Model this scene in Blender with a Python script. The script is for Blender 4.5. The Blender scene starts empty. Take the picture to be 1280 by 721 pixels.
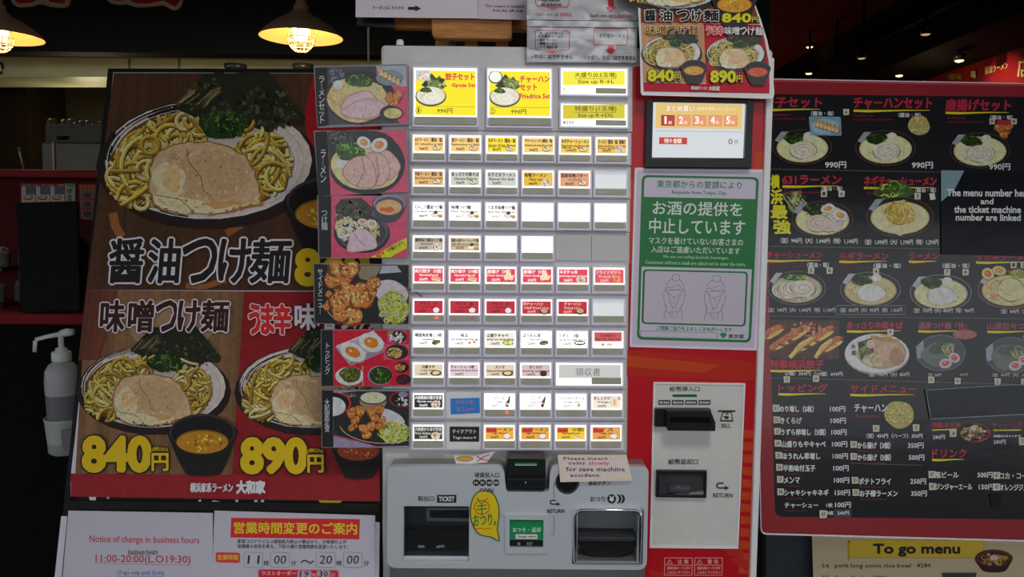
import bpy, bmesh, math, random
import numpy as np
from mathutils import Matrix, Vector

# ------------------------------------------------------------------ camera
F = 1000.0                                   # focal length in pixels of the 1280x721 frame
CAM = np.array([0.0, -1.25, 1.45])
up = np.array([0.0112, 0.9963, 0.0857]); up /= np.linalg.norm(up)
xr = np.array([up[1], -up[0], 0.0]); xr /= np.linalg.norm(xr)
yr = np.cross(up, xr)
R = np.array([xr, yr, up])                   # camera axes -> world
SC = bpy.context.scene
C = SC.collection
cam = bpy.data.cameras.new('camera'); camo = bpy.data.objects.new('camera', cam); C.objects.link(camo)
cam.sensor_width = 36; cam.sensor_fit = 'HORIZONTAL'; cam.lens = F * 36 / 1280
cam.clip_start = 0.02; cam.clip_end = 60
M4 = Matrix([list(R[i]) + [CAM[i]] for i in range(3)] + [[0, 0, 0, 1]])
camo.matrix_world = M4
SC.camera = camo

# ------------------------------------------------------------------ world, lights, exposure
w = bpy.data.worlds.new('daylight'); SC.world = w; w.use_nodes = True
bg = w.node_tree.nodes['Background']; bg.inputs[0].default_value = (0.90, 0.94, 1.0, 1); bg.inputs[1].default_value = 1.5
def area(name, loc, target, size, power, col=(1, 1, 1), spread=180):
    l = bpy.data.lights.new(name, 'AREA'); l.shape = 'DISK'; l.size = size; l.energy = power; l.color = col
    l.spread = math.radians(spread)
    o = bpy.data.objects.new(name, l); C.objects.link(o); o.location = loc
    o.rotation_euler = (Vector(target) - Vector(loc)).to_track_quat('-Z', 'Y').to_euler()
    return o
def point(name, loc, power, col, rad=0.03):
    l = bpy.data.lights.new(name, 'POINT'); l.energy = power; l.color = col; l.shadow_soft_size = rad
    o = bpy.data.objects.new(name, l); C.objects.link(o); o.location = loc
    return o
area('added_front_fill', (0.35, -1.3, 2.7), (0.1, 0, 1.25), 0.5, 1.6, (1.0, 0.97, 0.93), 70)  # added fill that brightens the machine front, no fixture behind it
vs = SC.view_settings
vs.view_transform = 'Standard'; vs.look = 'None'; vs.exposure = 0.0; vs.gamma = 1.0; vs.use_curve_mapping = False
# ------------------------------------------------------------------ helpers
rnd = random.Random(7)
def lin(c):
    c = np.asarray(c, float) / 255.0
    return np.where(c <= 0.04045, c / 12.92, ((c + 0.055) / 1.055) ** 2.4)

class Surf:                                  # a real plane in the place; pixels of the photo are carried onto it
    def __init__(s, p0, n):
        s.p0 = np.array(p0, float); s.n = np.array(n, float); s.n /= np.linalg.norm(s.n)
        s.u = np.array([1.0, 0, 0]); s.u -= s.n * s.u.dot(s.n); s.u /= np.linalg.norm(s.u)
        s.v = np.cross(s.n, s.u)
        if s.v[2] < 0: s.v = -s.v
    def world(s, px, off=0.0):
        px = np.atleast_2d(np.asarray(px, float))
        d = np.stack([px[:, 0] - 640, -(px[:, 1] - 360.5), np.full(len(px), -F)], 1) @ R.T
        off = np.asarray(off, float)
        t0 = (((s.p0 - CAM) @ s.n) + off) / (d @ s.n)
        return CAM + d * t0[:, None]
    def uv(s, px, off=0.0):
        q = s.world(px, off) - s.p0
        return np.stack([q @ s.u, q @ s.v], 1)
    def fromuv(s, uvw):
        uvw = np.asarray(uvw, float)
        return s.p0 + np.outer(uvw[:, 0], s.u) + np.outer(uvw[:, 1], s.v) + np.outer(uvw[:, 2], s.n)
def vplane(y): return Surf((0, y, 1.2), (0, -1, 0))
def at(px, py, y): return vplane(y).world([(px, py)])[0]
def lean(deg, px, py, y):
    a = math.radians(deg)
    return Surf(at(px, py, y), (0, -math.cos(a), math.sin(a)))

def mat(name, col, rough=0.5, metal=0.0, emit=None, es=0.0, noise=0.0, nscale=30.0, bump=0.0, spec=0.3, stretch=None, g=2.2):
    m = bpy.data.materials.new(name); m.use_nodes = True
    nt = m.node_tree; b = nt.nodes['Principled BSDF']
    c = tuple(np.minimum(lin(col) * g, 0.9))
    b.inputs['Base Color'].default_value = (*c, 1); b.inputs['Roughness'].default_value = rough
    b.inputs['Metallic'].default_value = metal; b.inputs['Specular IOR Level'].default_value = spec
    if emit is not None:
        b.inputs['Emission Color'].default_value = (*lin(emit), 1); b.inputs['Emission Strength'].default_value = es
    if noise or bump:
        tc = nt.nodes.new('ShaderNodeTexCoord'); mp = nt.nodes.new('ShaderNodeMapping'); nz = nt.nodes.new('ShaderNodeTexNoise')
        nz.inputs['Scale'].default_value = nscale; nz.inputs['Detail'].default_value = 4
        if stretch: mp.inputs['Scale'].default_value = stretch
        nt.links.new(tc.outputs['Object'], mp.inputs[0]); nt.links.new(mp.outputs[0], nz.inputs['Vector'])
        if noise:
            r = nt.nodes.new('ShaderNodeValToRGB'); nt.links.new(nz.outputs[0], r.inputs[0])
            r.color_ramp.elements[0].position = 0.3; r.color_ramp.elements[1].position = 0.7
            r.color_ramp.elements[0].color = (*[x * (1 - noise) for x in c], 1); r.color_ramp.elements[1].color = (*[min(1, x * (1 + noise)) for x in c], 1)
            nt.links.new(r.outputs[0], b.inputs['Base Color'])
        if bump:
            bp = nt.nodes.new('ShaderNodeBump'); bp.inputs['Strength'].default_value = bump; bp.inputs['Distance'].default_value = 0.002
            nt.links.new(nz.outputs[0], bp.inputs['Height']); nt.links.new(bp.outputs[0], b.inputs['Normal'])
    return m
def inkmat(name, rough, lit=0.0, spec=0.2, bump=0.0, bscale=14.0):      # ink reads its colour from the print itself
    m = mat(name, (255, 255, 255), rough, bump=bump, nscale=bscale, spec=spec)
    nt = m.node_tree; b = nt.nodes['Principled BSDF']; a = nt.nodes.new('ShaderNodeAttribute'); a.attribute_name = 'ink'
    if lit:
        nt.links.new(a.outputs['Color'], b.inputs['Emission Color']); b.inputs['Emission Strength'].default_value = lit
        b.inputs['Base Color'].default_value = (0.05, 0.05, 0.05, 1)
    else: nt.links.new(a.outputs['Color'], b.inputs['Base Color'])
    return m
def photomat(name, rough, bump=0.0, spec=.2):
    m = inkmat(name, rough, bump=bump, spec=spec); nt = m.node_tree; b = nt.nodes['Principled BSDF']; a = [n for n in nt.nodes if n.type == 'ATTRIBUTE'][0]
    tc = nt.nodes.new('ShaderNodeTexCoord'); z1 = nt.nodes.new('ShaderNodeTexNoise'); z1.inputs['Scale'].default_value = 110; z1.inputs['Detail'].default_value = 6; z1.inputs['Roughness'].default_value = .7
    mr = nt.nodes.new('ShaderNodeMapRange'); mr.inputs['From Min'].default_value = .3; mr.inputs['From Max'].default_value = .7; mr.inputs['To Min'].default_value = .78; mr.inputs['To Max'].default_value = 1.14
    mx = nt.nodes.new('ShaderNodeMix'); mx.data_type = 'RGBA'; mx.blend_type = 'MULTIPLY'; mx.inputs['Factor'].default_value = 1
    nt.links.new(tc.outputs['Object'], z1.inputs['Vector']); nt.links.new(z1.outputs[0], mr.inputs['Value']); nt.links.new(a.outputs['Color'], mx.inputs['A']); nt.links.new(mr.outputs[0], mx.inputs['B']); nt.links.new(mx.outputs['Result'], b.inputs['Base Color'])
    return m
def clearmat(name, tint=(1, 1, 1), fac=0.06, rough=0.08, bump=0.0):
    m = bpy.data.materials.new(name); m.use_nodes = True; nt = m.node_tree
    for n in list(nt.nodes): nt.nodes.remove(n)
    o = nt.nodes.new('ShaderNodeOutputMaterial'); mx = nt.nodes.new('ShaderNodeMixShader'); t = nt.nodes.new('ShaderNodeBsdfTransparent')
    g = nt.nodes.new('ShaderNodeBsdfGlossy'); g.inputs['Roughness'].default_value = rough; t.inputs[0].default_value = (*tint, 1)
    fr = nt.nodes.new('ShaderNodeFresnel'); ad = nt.nodes.new('ShaderNodeMath'); ad.operation = 'ADD'; ad.inputs[1].default_value = fac
    nt.links.new(fr.outputs[0], ad.inputs[0]); nt.links.new(ad.outputs[0], mx.inputs[0])
    nt.links.new(t.outputs[0], mx.inputs[1]); nt.links.new(g.outputs[0], mx.inputs[2]); nt.links.new(mx.outputs[0], o.inputs[0])
    if bump:
        tc = nt.nodes.new('ShaderNodeTexCoord'); nz = nt.nodes.new('ShaderNodeTexNoise'); nz.inputs['Scale'].default_value = 22
        bp = nt.nodes.new('ShaderNodeBump'); bp.inputs['Strength'].default_value = bump; bp.inputs['Distance'].default_value = 0.004
        nt.links.new(tc.outputs['Object'], nz.inputs['Vector']); nt.links.new(nz.outputs[0], bp.inputs['Height'])
        for s_ in (g, fr): nt.links.new(bp.outputs[0], s_.inputs['Normal'])
    return m

def thing(name, label, cat, loc, group=None):
    o = bpy.data.objects.new(name, None); C.objects.link(o); o.location = tuple(loc); o.empty_display_size = 0.05
    o['label'] = label; o['category'] = cat
    if group: o['group'] = group
    return o
def wloc(o):
    v = np.array(o.location, float)
    return v + wloc(o.parent) if o.parent else v
def obj(name, verts, faces, m, parent=None, cols=None, smooth=False, label=None):
    verts = np.asarray(verts, float)
    if parent is not None: org = wloc(parent)
    else:
        org = np.array([verts[:, 0].mean(), verts[:, 1].mean(), verts[:, 2].min()])
    me = bpy.data.meshes.new(name)
    me.from_pydata((verts - org).tolist(), [], faces)
    if cols is not None:
        a = me.color_attributes.new('ink', 'FLOAT_COLOR', 'POINT')
        a.data.foreach_set('color', np.concatenate([cols, np.ones((len(cols), 1))], 1).astype(np.float32).ravel())
    me.materials.append(m)
    if smooth: me.polygons.foreach_set('use_smooth', [True] * len(me.polygons))
    me.update()
    o = bpy.data.objects.new(name, me); C.objects.link(o)
    if parent is not None: o.parent = parent
    else: o.location = tuple(org)
    if label: o['label'] = label
    return o
def tag(o, label, cat, group=None):
    o['label'] = label; o['category'] = cat
    if group: o['group'] = group
    return o
def struct(o): o['kind'] = 'structure'; return o

class Geo:                                   # several closed shapes of one part
    def __init__(s): s.v = []; s.f = []; s.n = 0
    def add(s, v, f):
        v = np.asarray(v, float); s.v.append(v); s.f += [[i + s.n for i in q] for q in f]; s.n += len(v); return s
    def slab(s, S, pts, o0, o1):
        n = len(pts); b = S.world(pts, o1); a = b - S.n * (o1 - o0)
        return s.add(np.concatenate([a, b]), [list(range(n))[::-1], list(range(n, 2 * n))] + [[i, (i + 1) % n, n + (i + 1) % n, n + i] for i in range(n)])
    def ring(s, S, out, inn, o0, o1):
        n = len(out); bo, bi = S.world(out, o1), S.world(inn, o1); dn = S.n * (o1 - o0); v = np.concatenate([bo - dn, bi - dn, bo, bi]); f = []
        for i in range(n):
            j = (i + 1) % n
            f += [[2 * n + i, 2 * n + j, 3 * n + j, 3 * n + i], [i, j, 2 * n + j, 2 * n + i], [n + i, 3 * n + i, 3 * n + j, n + j], [i, n + i, n + j, j]]
        return s.add(v, f)
    def box(s, a, b):
        x0, y0, z0 = a; x1, y1, z1 = b
        return s.add([(x0, y0, z0), (x1, y0, z0), (x1, y1, z0), (x0, y1, z0), (x0, y0, z1), (x1, y0, z1), (x1, y1, z1), (x0, y1, z1)],
                     [[3, 2, 1, 0], [4, 5, 6, 7], [0, 1, 5, 4], [1, 2, 6, 5], [2, 3, 7, 6], [3, 0, 4, 7]])
    def lathe(s, c, prof, n=32):
        v = []; f = []
        for r, z in prof:
            for i in range(n):
                a = 2 * math.pi * i / n; v.append((c[0] + r * math.cos(a), c[1] + r * math.sin(a), c[2] + z))
        for k in range(len(prof) - 1):
            for i in range(n):
                j = (i + 1) % n; f.append([k * n + i, k * n + j, (k + 1) * n + j, (k + 1) * n + i])
        return s.add(v, f)
    def tube(s, pts, r, n=8):
        pts = [np.array(p, float) for p in pts]; v = []; f = []
        for k, p in enumerate(pts):
            d = pts[min(k + 1, len(pts) - 1)] - pts[max(k - 1, 0)]; d /= np.linalg.norm(d)
            a = np.cross(d, [0.13, 0.21, 0.97] if abs(d[2]) < 0.9 else [1, 0, 0]); a /= np.linalg.norm(a); b = np.cross(d, a)
            rr = r[k] if isinstance(r, (list, tuple)) else r
            v += [p + rr * (math.cos(2 * math.pi * i / n) * a + math.sin(2 * math.pi * i / n) * b) for i in range(n)]
        for k in range(len(pts) - 1):
            for i in range(n): f.append([k * n + i, k * n + (i + 1) % n, (k + 1) * n + (i + 1) % n, (k + 1) * n + i])
        f += [list(range(n))[::-1], list(range((len(pts) - 1) * n, len(pts) * n))]
        return s.add(v, f)
    def build(s, name, m, parent=None, smooth=False, label=None, bevel=0):
        o = obj(name, np.concatenate(s.v), s.f, m, parent, smooth=smooth, label=label)
        if bevel:
            b = o.modifiers.new('bevel', 'BEVEL'); b.width = bevel; b.segments = 2; b.limit_method = 'ANGLE'
        return o
def R4(x0, y0, x1, y1, sl=0.0): return [(x0, y0), (x1, y0 + sl * (x1 - x0)), (x1, y1 + sl * (x1 - x0)), (x0, y1)]
def inset(q, d):
    c = np.mean(q, 0); return [tuple(np.array(p) + np.sign(c - np.array(p)) * d) for p in q]
def rpoly(pts, r, n=4):
    out = []; N = len(pts)
    for i in range(N):
        p = np.array(pts[i], float); a = np.array(pts[i - 1], float) - p; b = np.array(pts[(i + 1) % N], float) - p
        ri = r[i] if isinstance(r, (list, tuple)) else r
        la, lb = np.linalg.norm(a), np.linalg.norm(b); k = min(ri, la / 2, lb / 2)
        if k < 0.05: out.append(tuple(p)); continue
        s_, e = p + a / la * k, p + b / lb * k
        for t in np.linspace(0, 1, n + 1): out.append(tuple((1 - t) ** 2 * s_ + 2 * t * (1 - t) * p + t * t * e))
    return out
def plate(name, S, outer, holes, o0, o1, m, parent, bevel=0.0, label=None):   # flat plate with openings and rounded edges
    cu = bpy.data.curves.new('tmp', 'CURVE'); cu.dimensions = '2D'; cu.fill_mode = 'BOTH'
    for loop in [outer] + list(holes):
        q = S.uv(loop, o1); sp = cu.splines.new('POLY'); sp.points.add(len(q) - 1); sp.use_cyclic_u = True
        for p, c in zip(sp.points, q): p.co = (c[0], c[1], 0, 1)
    cu.extrude = (o1 - o0) / 2
    t = bpy.data.objects.new('tmp', cu); C.objects.link(t); bpy.context.view_layer.update()
    me = bpy.data.meshes.new_from_object(t.evaluated_get(bpy.context.evaluated_depsgraph_get()))
    bm = bmesh.new(); bm.from_mesh(me); bmesh.ops.remove_doubles(bm, verts=bm.verts, dist=1e-6); bmesh.ops.recalc_face_normals(bm, faces=bm.faces); bm.verts.ensure_lookup_table()
    v = np.array([x.co[:] for x in bm.verts]); f = [[x.index for x in p.verts] for p in bm.faces]; bm.free()
    bpy.data.objects.remove(t); bpy.data.curves.remove(cu); bpy.data.meshes.remove(me)
    v[:, 2] += (o0 + o1) / 2
    o = obj(name, S.fromuv(v), f, m, parent, label=label)
    if bevel:
        b = o.modifiers.new('bevel', 'BEVEL'); b.width = bevel; b.segments = 3; b.limit_method = 'ANGLE'; b.angle_limit = math.radians(60)
    return o

_tc = {}
def glyphs(txt, bold=0.0, res=2, sp=1.0):
    k = (txt, bold, res, sp)
    if k not in _tc:
        cu = bpy.data.curves.new('tmp', 'FONT'); cu.body = txt; cu.offset = bold; cu.resolution_u = res; cu.space_line = sp; cu.align_x = 'CENTER' if '\n' in txt else 'LEFT'
        t = bpy.data.objects.new('tmp', cu); C.objects.link(t); bpy.context.view_layer.update()
        me = bpy.data.meshes.new_from_object(t.evaluated_get(bpy.context.evaluated_depsgraph_get()))
        v = np.array([x.co[:2] for x in me.vertices]); f = [list(p.vertices) for p in me.polygons]
        bpy.data.objects.remove(t); bpy.data.curves.remove(cu); bpy.data.meshes.remove(me)
        lo, hi = v.min(0), v.max(0); v = (v - lo) / np.maximum(hi - lo, 1e-6); v[:, 1] = 1 - v[:, 1]
        _tc[k] = (v, f, (hi[0] - lo[0]) / max(hi[1] - lo[1], 1e-6))
    return _tc[k]

class Ink:                                   # flat print: coloured shapes laid one over another on a sheet
    STEP = 1e-5
    def __init__(s, S, off=0.0, gain=2.5, warp=None):
        s.S = S; s.off = off; s.gain = gain; s.warp = warp; s.V = []; s.O = []; s.Co = []; s.Fc = []; s.n = 0; s.k = 1
        s.A = np.eye(2); s.b = np.zeros(2); s.st = []
    def push(s, cx, cy, sx=1.0, sy=None, rot=0.0):
        s.st.append((s.A, s.b)); sy = sx if sy is None else sy
        c, q = math.cos(math.radians(rot)), math.sin(math.radians(rot))
        L = np.array([[c, -q], [q, c]]) @ np.diag([sx, sy]); s.b = s.A @ np.array([cx, cy]) + s.b; s.A = s.A @ L
    def pop(s): s.A, s.b = s.st.pop()
    def add(s, pts, faces, col, lay=None):
        p = np.asarray(pts, float) @ s.A.T + s.b
        if s.warp: p = s.warp(p)
        c = lin(np.clip(col, 0, 255)) * s.gain
        if s.gain > 1.01: c = np.minimum(c, 0.88)
        if lay is None: s.k += 1; lay = s.k
        s.V.append(p); s.O.append(np.full(len(p), s.off + lay * s.STEP)); s.Co.append(np.broadcast_to(c, (len(p), 3)))
        s.Fc += [[i + s.n for i in q] for q in faces]; s.n += len(p)
    def poly(s, pts, col, lay=None): s.add(pts, [list(range(len(pts)))], col, lay)
    def rect(s, x0, y0, x1, y1, col, sl=0.0): s.poly(R4(x0, y0, x1, y1, sl), col)
    def ell(s, cx, cy, rx, ry, col, rot=0.0, n=26, lay=None, a0=0, a1=360):
        a = np.radians(np.linspace(a0, a1, n, endpoint=(a1 - a0 < 360))); c, q = math.cos(math.radians(rot)), math.sin(math.radians(rot))
        x, y = rx * np.cos(a), ry * np.sin(a)
        s.poly(np.stack([cx + x * c - y * q, cy + x * q + y * c], 1), col, lay)
    def blob(s, cx, cy, rx, ry, col, rot=0.0, jit=0.15, n=14, lay=None):
        p1, p2, p3 = (rnd.random() * 6.28 for _ in range(3)); a = np.linspace(0, 2 * math.pi, n, endpoint=False)
        rr = 1 + jit * (0.6 * np.sin(2 * a + p1) + 0.5 * np.sin(3 * a + p2) + 0.4 * np.sin(5 * a + p3))
        c, q = math.cos(math.radians(rot)), math.sin(math.radians(rot)); x, y = rx * rr * np.cos(a), ry * rr * np.sin(a)
        s.poly(np.stack([cx + x * c - y * q, cy + x * q + y * c], 1), col, lay)
    def line(s, pts, wd, col, lay=None, closed=False):
        p = np.asarray(pts, float)
        if closed: p = np.concatenate([p, p[:1]])
        d = np.gradient(p, axis=0); d /= np.maximum(np.linalg.norm(d, axis=1), 1e-9)[:, None]
        nn = np.stack([-d[:, 1], d[:, 0]], 1); wd = np.broadcast_to(np.asarray(wd, float), (len(p),))[:, None] / 2
        v = np.concatenate([p + nn * wd, p - nn * wd]); N = len(p)
        s.add(v, [[i, i + 1, N + i + 1, N + i] for i in range(N - 1)], col, lay)
    def segs(s, pts, wd, col):
        for a, b in zip(pts[:-1], pts[1:]): s.line([a, b], wd, col)
    def frame(s, pts, wd, col): s.segs(list(pts) + [pts[0]], wd, col)
    def arc(s, cx, cy, rx, ry, a0, a1, wd, col, n=14, lay=None):
        a = np.radians(np.linspace(a0, a1, n)); s.line(np.stack([cx + rx * np.cos(a), cy + ry * np.sin(a)], 1), wd, col, lay)
    def text(s, t, x0, y0, x1, y1, col, bold=0.0, res=2, sl=0.0, out=None, ow=1.0, rot=0.0, sp=1.0, skew=0.0):
        v, f, asp = glyphs(t, 0.0, res, sp)
        p = np.stack([x0 + v[:, 0] * (x1 - x0) - skew * (v[:, 1] - 1) * (y1 - y0), y0 + v[:, 1] * (y1 - y0) + sl * v[:, 0] * (x1 - x0)], 1)
        if rot:
            c0 = np.array([(x0 + x1) / 2, (y0 + y1) / 2]); c, q = math.cos(math.radians(rot)), math.sin(math.radians(rot))
            p = (p - c0) @ np.array([[c, q], [-q, c]]) + c0
        if out is not None:
            s.k += 1; m_ = 12; o_ = ow + bold * min(y1 - y0, 45) * .6
            for i in range(m_):
                a = 2 * math.pi * i / m_; s.add(p + o_ * np.array([math.cos(a), math.sin(a)]), f, out)
        r_ = bold * min(y1 - y0, 45) * .9 if '\n' not in t else bold * 8
        s.add(p, f, col)
        if y1 - y0 < 9: r_ = max(r_, .15)
        if r_ > .12:
            m_ = 8 if r_ > .6 else 4
            for i in range(m_):
                a = 2 * math.pi * (i + .5) / m_; s.add(p + r_ * np.array([math.cos(a), math.sin(a)]), f, col)
    def specks(s, cx, cy, rx, ry, cols, n, sz, rot=0.0, layers=8):
        c, q = math.cos(math.radians(rot)), math.sin(math.radians(rot)); k0 = s.k + 1; s.k += layers
        for i in range(n):
            a = rnd.random() * 6.283; r = math.sqrt(rnd.random()); x, y = rx * r * math.cos(a), ry * r * math.sin(a)
            z = sz * (0.5 + rnd.random())
            s.blob(cx + x * c - y * q, cy + x * q + y * c, z, z * (0.4 + 0.6 * rnd.random()), rnd.choice(cols), rnd.random() * 180, 0.25, 6, k0 + i % layers)
    def strands(s, cx, cy, rx, ry, cols, n, ln, wd, rot=0.0, edge=None, curl=1.0, flow=None, step=7):
        cR, sR = math.cos(math.radians(rot)), math.sin(math.radians(rot)); G = 26 if wd > 2.2 else 9; k0 = s.k + 2
        for i in range(n):
            a = rnd.random() * 6.283; r = math.sqrt(rnd.random()) * 0.95; x, y = rx * r * math.cos(a), ry * r * math.sin(a)
            h = (math.atan2(x / rx, -y / ry) if flow is None else math.radians(flow)) + rnd.gauss(0, 0.5); k = rnd.gauss(0, 0.9) * curl
            pts = []; m_ = step + (3 if wd > 2.2 else 0)
            for j in range(m_ + 1):
                if (x / rx) ** 2 + (y / ry) ** 2 > 1.08: break
                pts.append((cx + x * cR - y * sR, cy + x * sR + y * cR)); x += math.cos(h) * ln / m_; y += math.sin(h) * ln / m_; h += k / m_ * 2
            if len(pts) < 3: continue
            col = np.array(rnd.choice(cols), float) * (0.8 + 0.35 * rnd.random()); tp = np.array([.6] + [1] * (len(pts) - 2) + [.6]); P = np.array(pts); L = k0 + (i % G) * 2
            if edge is not None: s.line(P + (wd * .12, wd * .22), tp * wd * 1.35, edge, L)
            s.line(P, tp * wd, col, L + 1)
            if wd > 2.2: s.line(P + (wd * .1, wd * 0.24), tp * wd * 0.36, col * .8, L + 2); s.line(P - (wd * .05, wd * 0.2), tp * wd * 0.26, np.minimum(col * 1.2 + 8, 255), L + 2)
        s.k = k0 + G * 2 + 2
    def wood(s, q, base, n=40, amp=0.18, horiz=False):
        q = [np.array(p, float) for p in q]
        s.k += 1; lay = s.k; v = 1.0
        for i in range(n):
            a, b = i / n, (i + 1) / n; v = 0.6 * v + 0.4 * (1 + amp * rnd.gauss(0, 1))
            if horiz: pts = [q[0] + (q[3] - q[0]) * a, q[1] + (q[2] - q[1]) * a, q[1] + (q[2] - q[1]) * b, q[0] + (q[3] - q[0]) * b]
            else: pts = [q[0] + (q[1] - q[0]) * a, q[0] + (q[1] - q[0]) * b, q[3] + (q[2] - q[3]) * b, q[3] + (q[2] - q[3]) * a]
            s.poly(pts, np.array(base) * max(v, 0.3), lay)
    def build(s, name, m, parent=None, label=None):
        V = np.concatenate(s.V); O = np.concatenate(s.O)
        return obj(name, s.S.world(V, O), s.Fc, m, parent, cols=np.concatenate(s.Co), label=label)
    def next(s): return Ink(s.S, s.top(), s.gain, s.warp)
    def top(s): return s.off + (s.k + 1) * s.STEP

# ------------------------------------------------------------------ printed food
def smooth(pts, n=4):
    P = np.array(pts, float); out = []
    for i in range(len(P)):
        a, b, c, d = P[i - 1], P[i], P[(i + 1) % len(P)], P[(i + 2) % len(P)]
        for t in np.arange(n) / n: out.append(0.5 * ((2 * b) + (c - a) * t + (2 * a - 5 * b + 4 * c - d) * t * t + (3 * b - a - 3 * c + d) * t ** 3))
    return np.array(out)
def nori(I, pts, d=1.0, br=1.0):
    I.poly(pts, np.array((26, 27, 18)) * br); c = np.mean(pts, 0); r = np.ptp(np.array(pts), 0) * 0.36
    I.specks(c[0], c[1], r[0], r[1], [np.array(q) * br for q in ((44, 48, 28), (14, 15, 10), (62, 62, 38), (34, 40, 20))], int(110 * d), 2.6)
def spinach(I, cx, cy, rx, ry, n=60, br=1.0):
    I.blob(cx, cy, rx, ry, np.array((22, 36, 14)) * br, 0, 0.18, 20)
    I.strands(cx, cy, rx * 1.05, ry * 1.05, [np.array(q) * br for q in ((26, 44, 16), (38, 62, 20), (16, 26, 10), (66, 94, 26))], n, rx * 0.7, max(rx * 0.075, 0.5), curl=3)
def chashu(I, pts, d=1.0, br=1.0):
    P = smooth(pts); c = P.mean(0); P = c + (P - c) * (1 + .022 * np.array([rnd.gauss(0, 1) for _ in P]))[:, None]; I.poly(P, np.array((104, 74, 40)) * br); I.poly(c + (P - c) * 0.965, np.array((148, 124, 94)) * br)
    w_ = np.ptp(P, 0); x, y = c
    I.specks(x, y, w_[0] * .44, w_[1] * .44, [np.array(q) * br for q in ((140, 116, 86), (154, 130, 100), (148, 122, 90), (134, 108, 78), (160, 138, 110))], int(120 * d), w_[0] * .035)
    I.blob(x + w_[0] * .1, y - w_[1] * .08, w_[0] * .33, w_[1] * .30, np.array((142, 116, 86)) * br, 0, .12, 20)
    I.blob(x - w_[0] * .3, y + w_[1] * .02, w_[0] * .13, w_[1] * .27, np.array((172, 148, 118)) * br, 10, .2, 18)
    I.blob(x - w_[0] * .27, y - w_[1] * .02, w_[0] * .09, w_[1] * .17, np.array((164, 132, 92)) * br, 10, .2, 18)
    I.blob(x - w_[0] * .12, y + w_[1] * .33, w_[0] * .25, w_[1] * .09, np.array((176, 150, 112)) * br, 5, .3, 18)
    I.blob(x + w_[0] * .18, y + w_[1] * .34, w_[0] * .14, w_[1] * .07, np.array((146, 112, 72)) * br, 5, .3, 18)
    Q = c + (P - c) * .92; m0 = len(Q) // 2; I.line(Q[m0 + 6:m0 + 24], w_[0] * .035, np.array((172, 152, 124)) * br); I.line(Q[m0 - 2:m0 + 9], w_[0] * .02, np.array((166, 138, 92)) * br)
    I.line([(x - w_[0] * .14, y - w_[1] * .42), (x - w_[0] * .13, y - w_[1] * .25), (x - w_[0] * .02, y - w_[1] * .05), (x, y + w_[1] * .14), (x + w_[0] * .07, y + w_[1] * .22)], w_[0] * .008, np.array((92, 58, 34)) * br)
    I.line([(x - w_[0] * .42, y + w_[1] * .2), (x - w_[0] * .2, y + w_[1] * .26), (x - w_[0] * .1, y + w_[1] * .4)], w_[0] * .008, np.array((112, 78, 46)) * br)
    I.specks(x, y, w_[0] * .4, w_[1] * .4, [np.array(q) * br for q in ((128, 96, 62), (176, 150, 114), (104, 72, 44))], int(70 * d), w_[0] * .008)
    for k in range(0, len(P) // 2, 2):
        q = P[k + len(P) // 3]; I.blob(q[0], q[1] - 1, w_[0] * .02, w_[1] * .03, np.array((128, 82, 40)) * br, 0, .3, 7)
def tsukemen(I, cx, cy, s, d=1.0, rimdark=(24, 22, 22), br=1.0):
    b = lambda *c: np.array(c) * br
    I.push(cx, cy, s)
    I.ell(2, 6, 140, 79, b(28, 18, 14)); I.ell(0, 0, 134, 77, rimdark); I.ell(1, -2, 131, 74, b(152, 142, 138))
    for i in range(int(34 * d) + 8):
        f = rnd.uniform(.84, .985); a0 = rnd.choice([rnd.uniform(130, 250), rnd.uniform(60, 170)]); I.arc(0, -1, 133 * f, 76 * f, a0, a0 + rnd.uniform(12, 50), rnd.uniform(.8, 2.4), rimdark)
    I.ell(4, 0, 108, 60, b(138, 128, 122)); I.arc(0, 0, 112, 62, -60, 60, 1.2, b(170, 162, 158)); I.arc(0, 0, 122, 68, -50, 50, 1, b(128, 120, 116))
    ye = [b(164, 136, 58), b(174, 150, 76), b(146, 116, 42), b(178, 158, 96), b(122, 96, 32)]
    I.blob(-62, -2, 66, 48, b(70, 50, 18), -30, .06, 24)
    I.strands(-66, 4, 64, 46, ye, int(150 * d), 84, 4.5, -38, b(58, 40, 14), step=13, curl=2.0)
    I.strands(-42, -32, 48, 30, ye, int(46 * d), 70, 4.6, -18, b(64, 46, 16), step=12, curl=2.2)
    I.blob(62, 4, 36, 44, b(70, 50, 18), 30, .06, 24)
    I.strands(66, 6, 40, 46, ye, int(96 * d), 80, 4.2, 30, b(58, 40, 14), step=13, curl=2.0)
    nori(I, [(-42, -68), (-2, -110), (22, -112), (52, -62), (20, -40)], d, br); nori(I, [(8, -110), (78, -112), (124, -56), (120, -46), (96, -48), (78, -36), (40, -50)], d, br)
    for i in range(int(14 * d)):
        x = rnd.uniform(-38, 4); I.line([(x, -66 - rnd.random() * 8), (x + 18, -84 - rnd.random() * 10)], 1.4, rnd.choice([b(88, 78, 46), b(60, 54, 32), b(110, 100, 64)]))
    I.strands(28, -44, 58, 14, ye, int(16 * d), 34, 4, 5, b(64, 46, 16))
    spinach(I, 22, -46, 30, 17, int(60 * d), br)
    chashu(I, [(-70, 4), (-62, -12), (-42, -22), (-14, -26), (22, -22), (48, -8), (60, 12), (70, 42), (68, 54), (42, 58), (26, 64), (-18, 66), (-52, 62), (-68, 48), (-73, 24)], d, br)
    I.pop()
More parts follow.
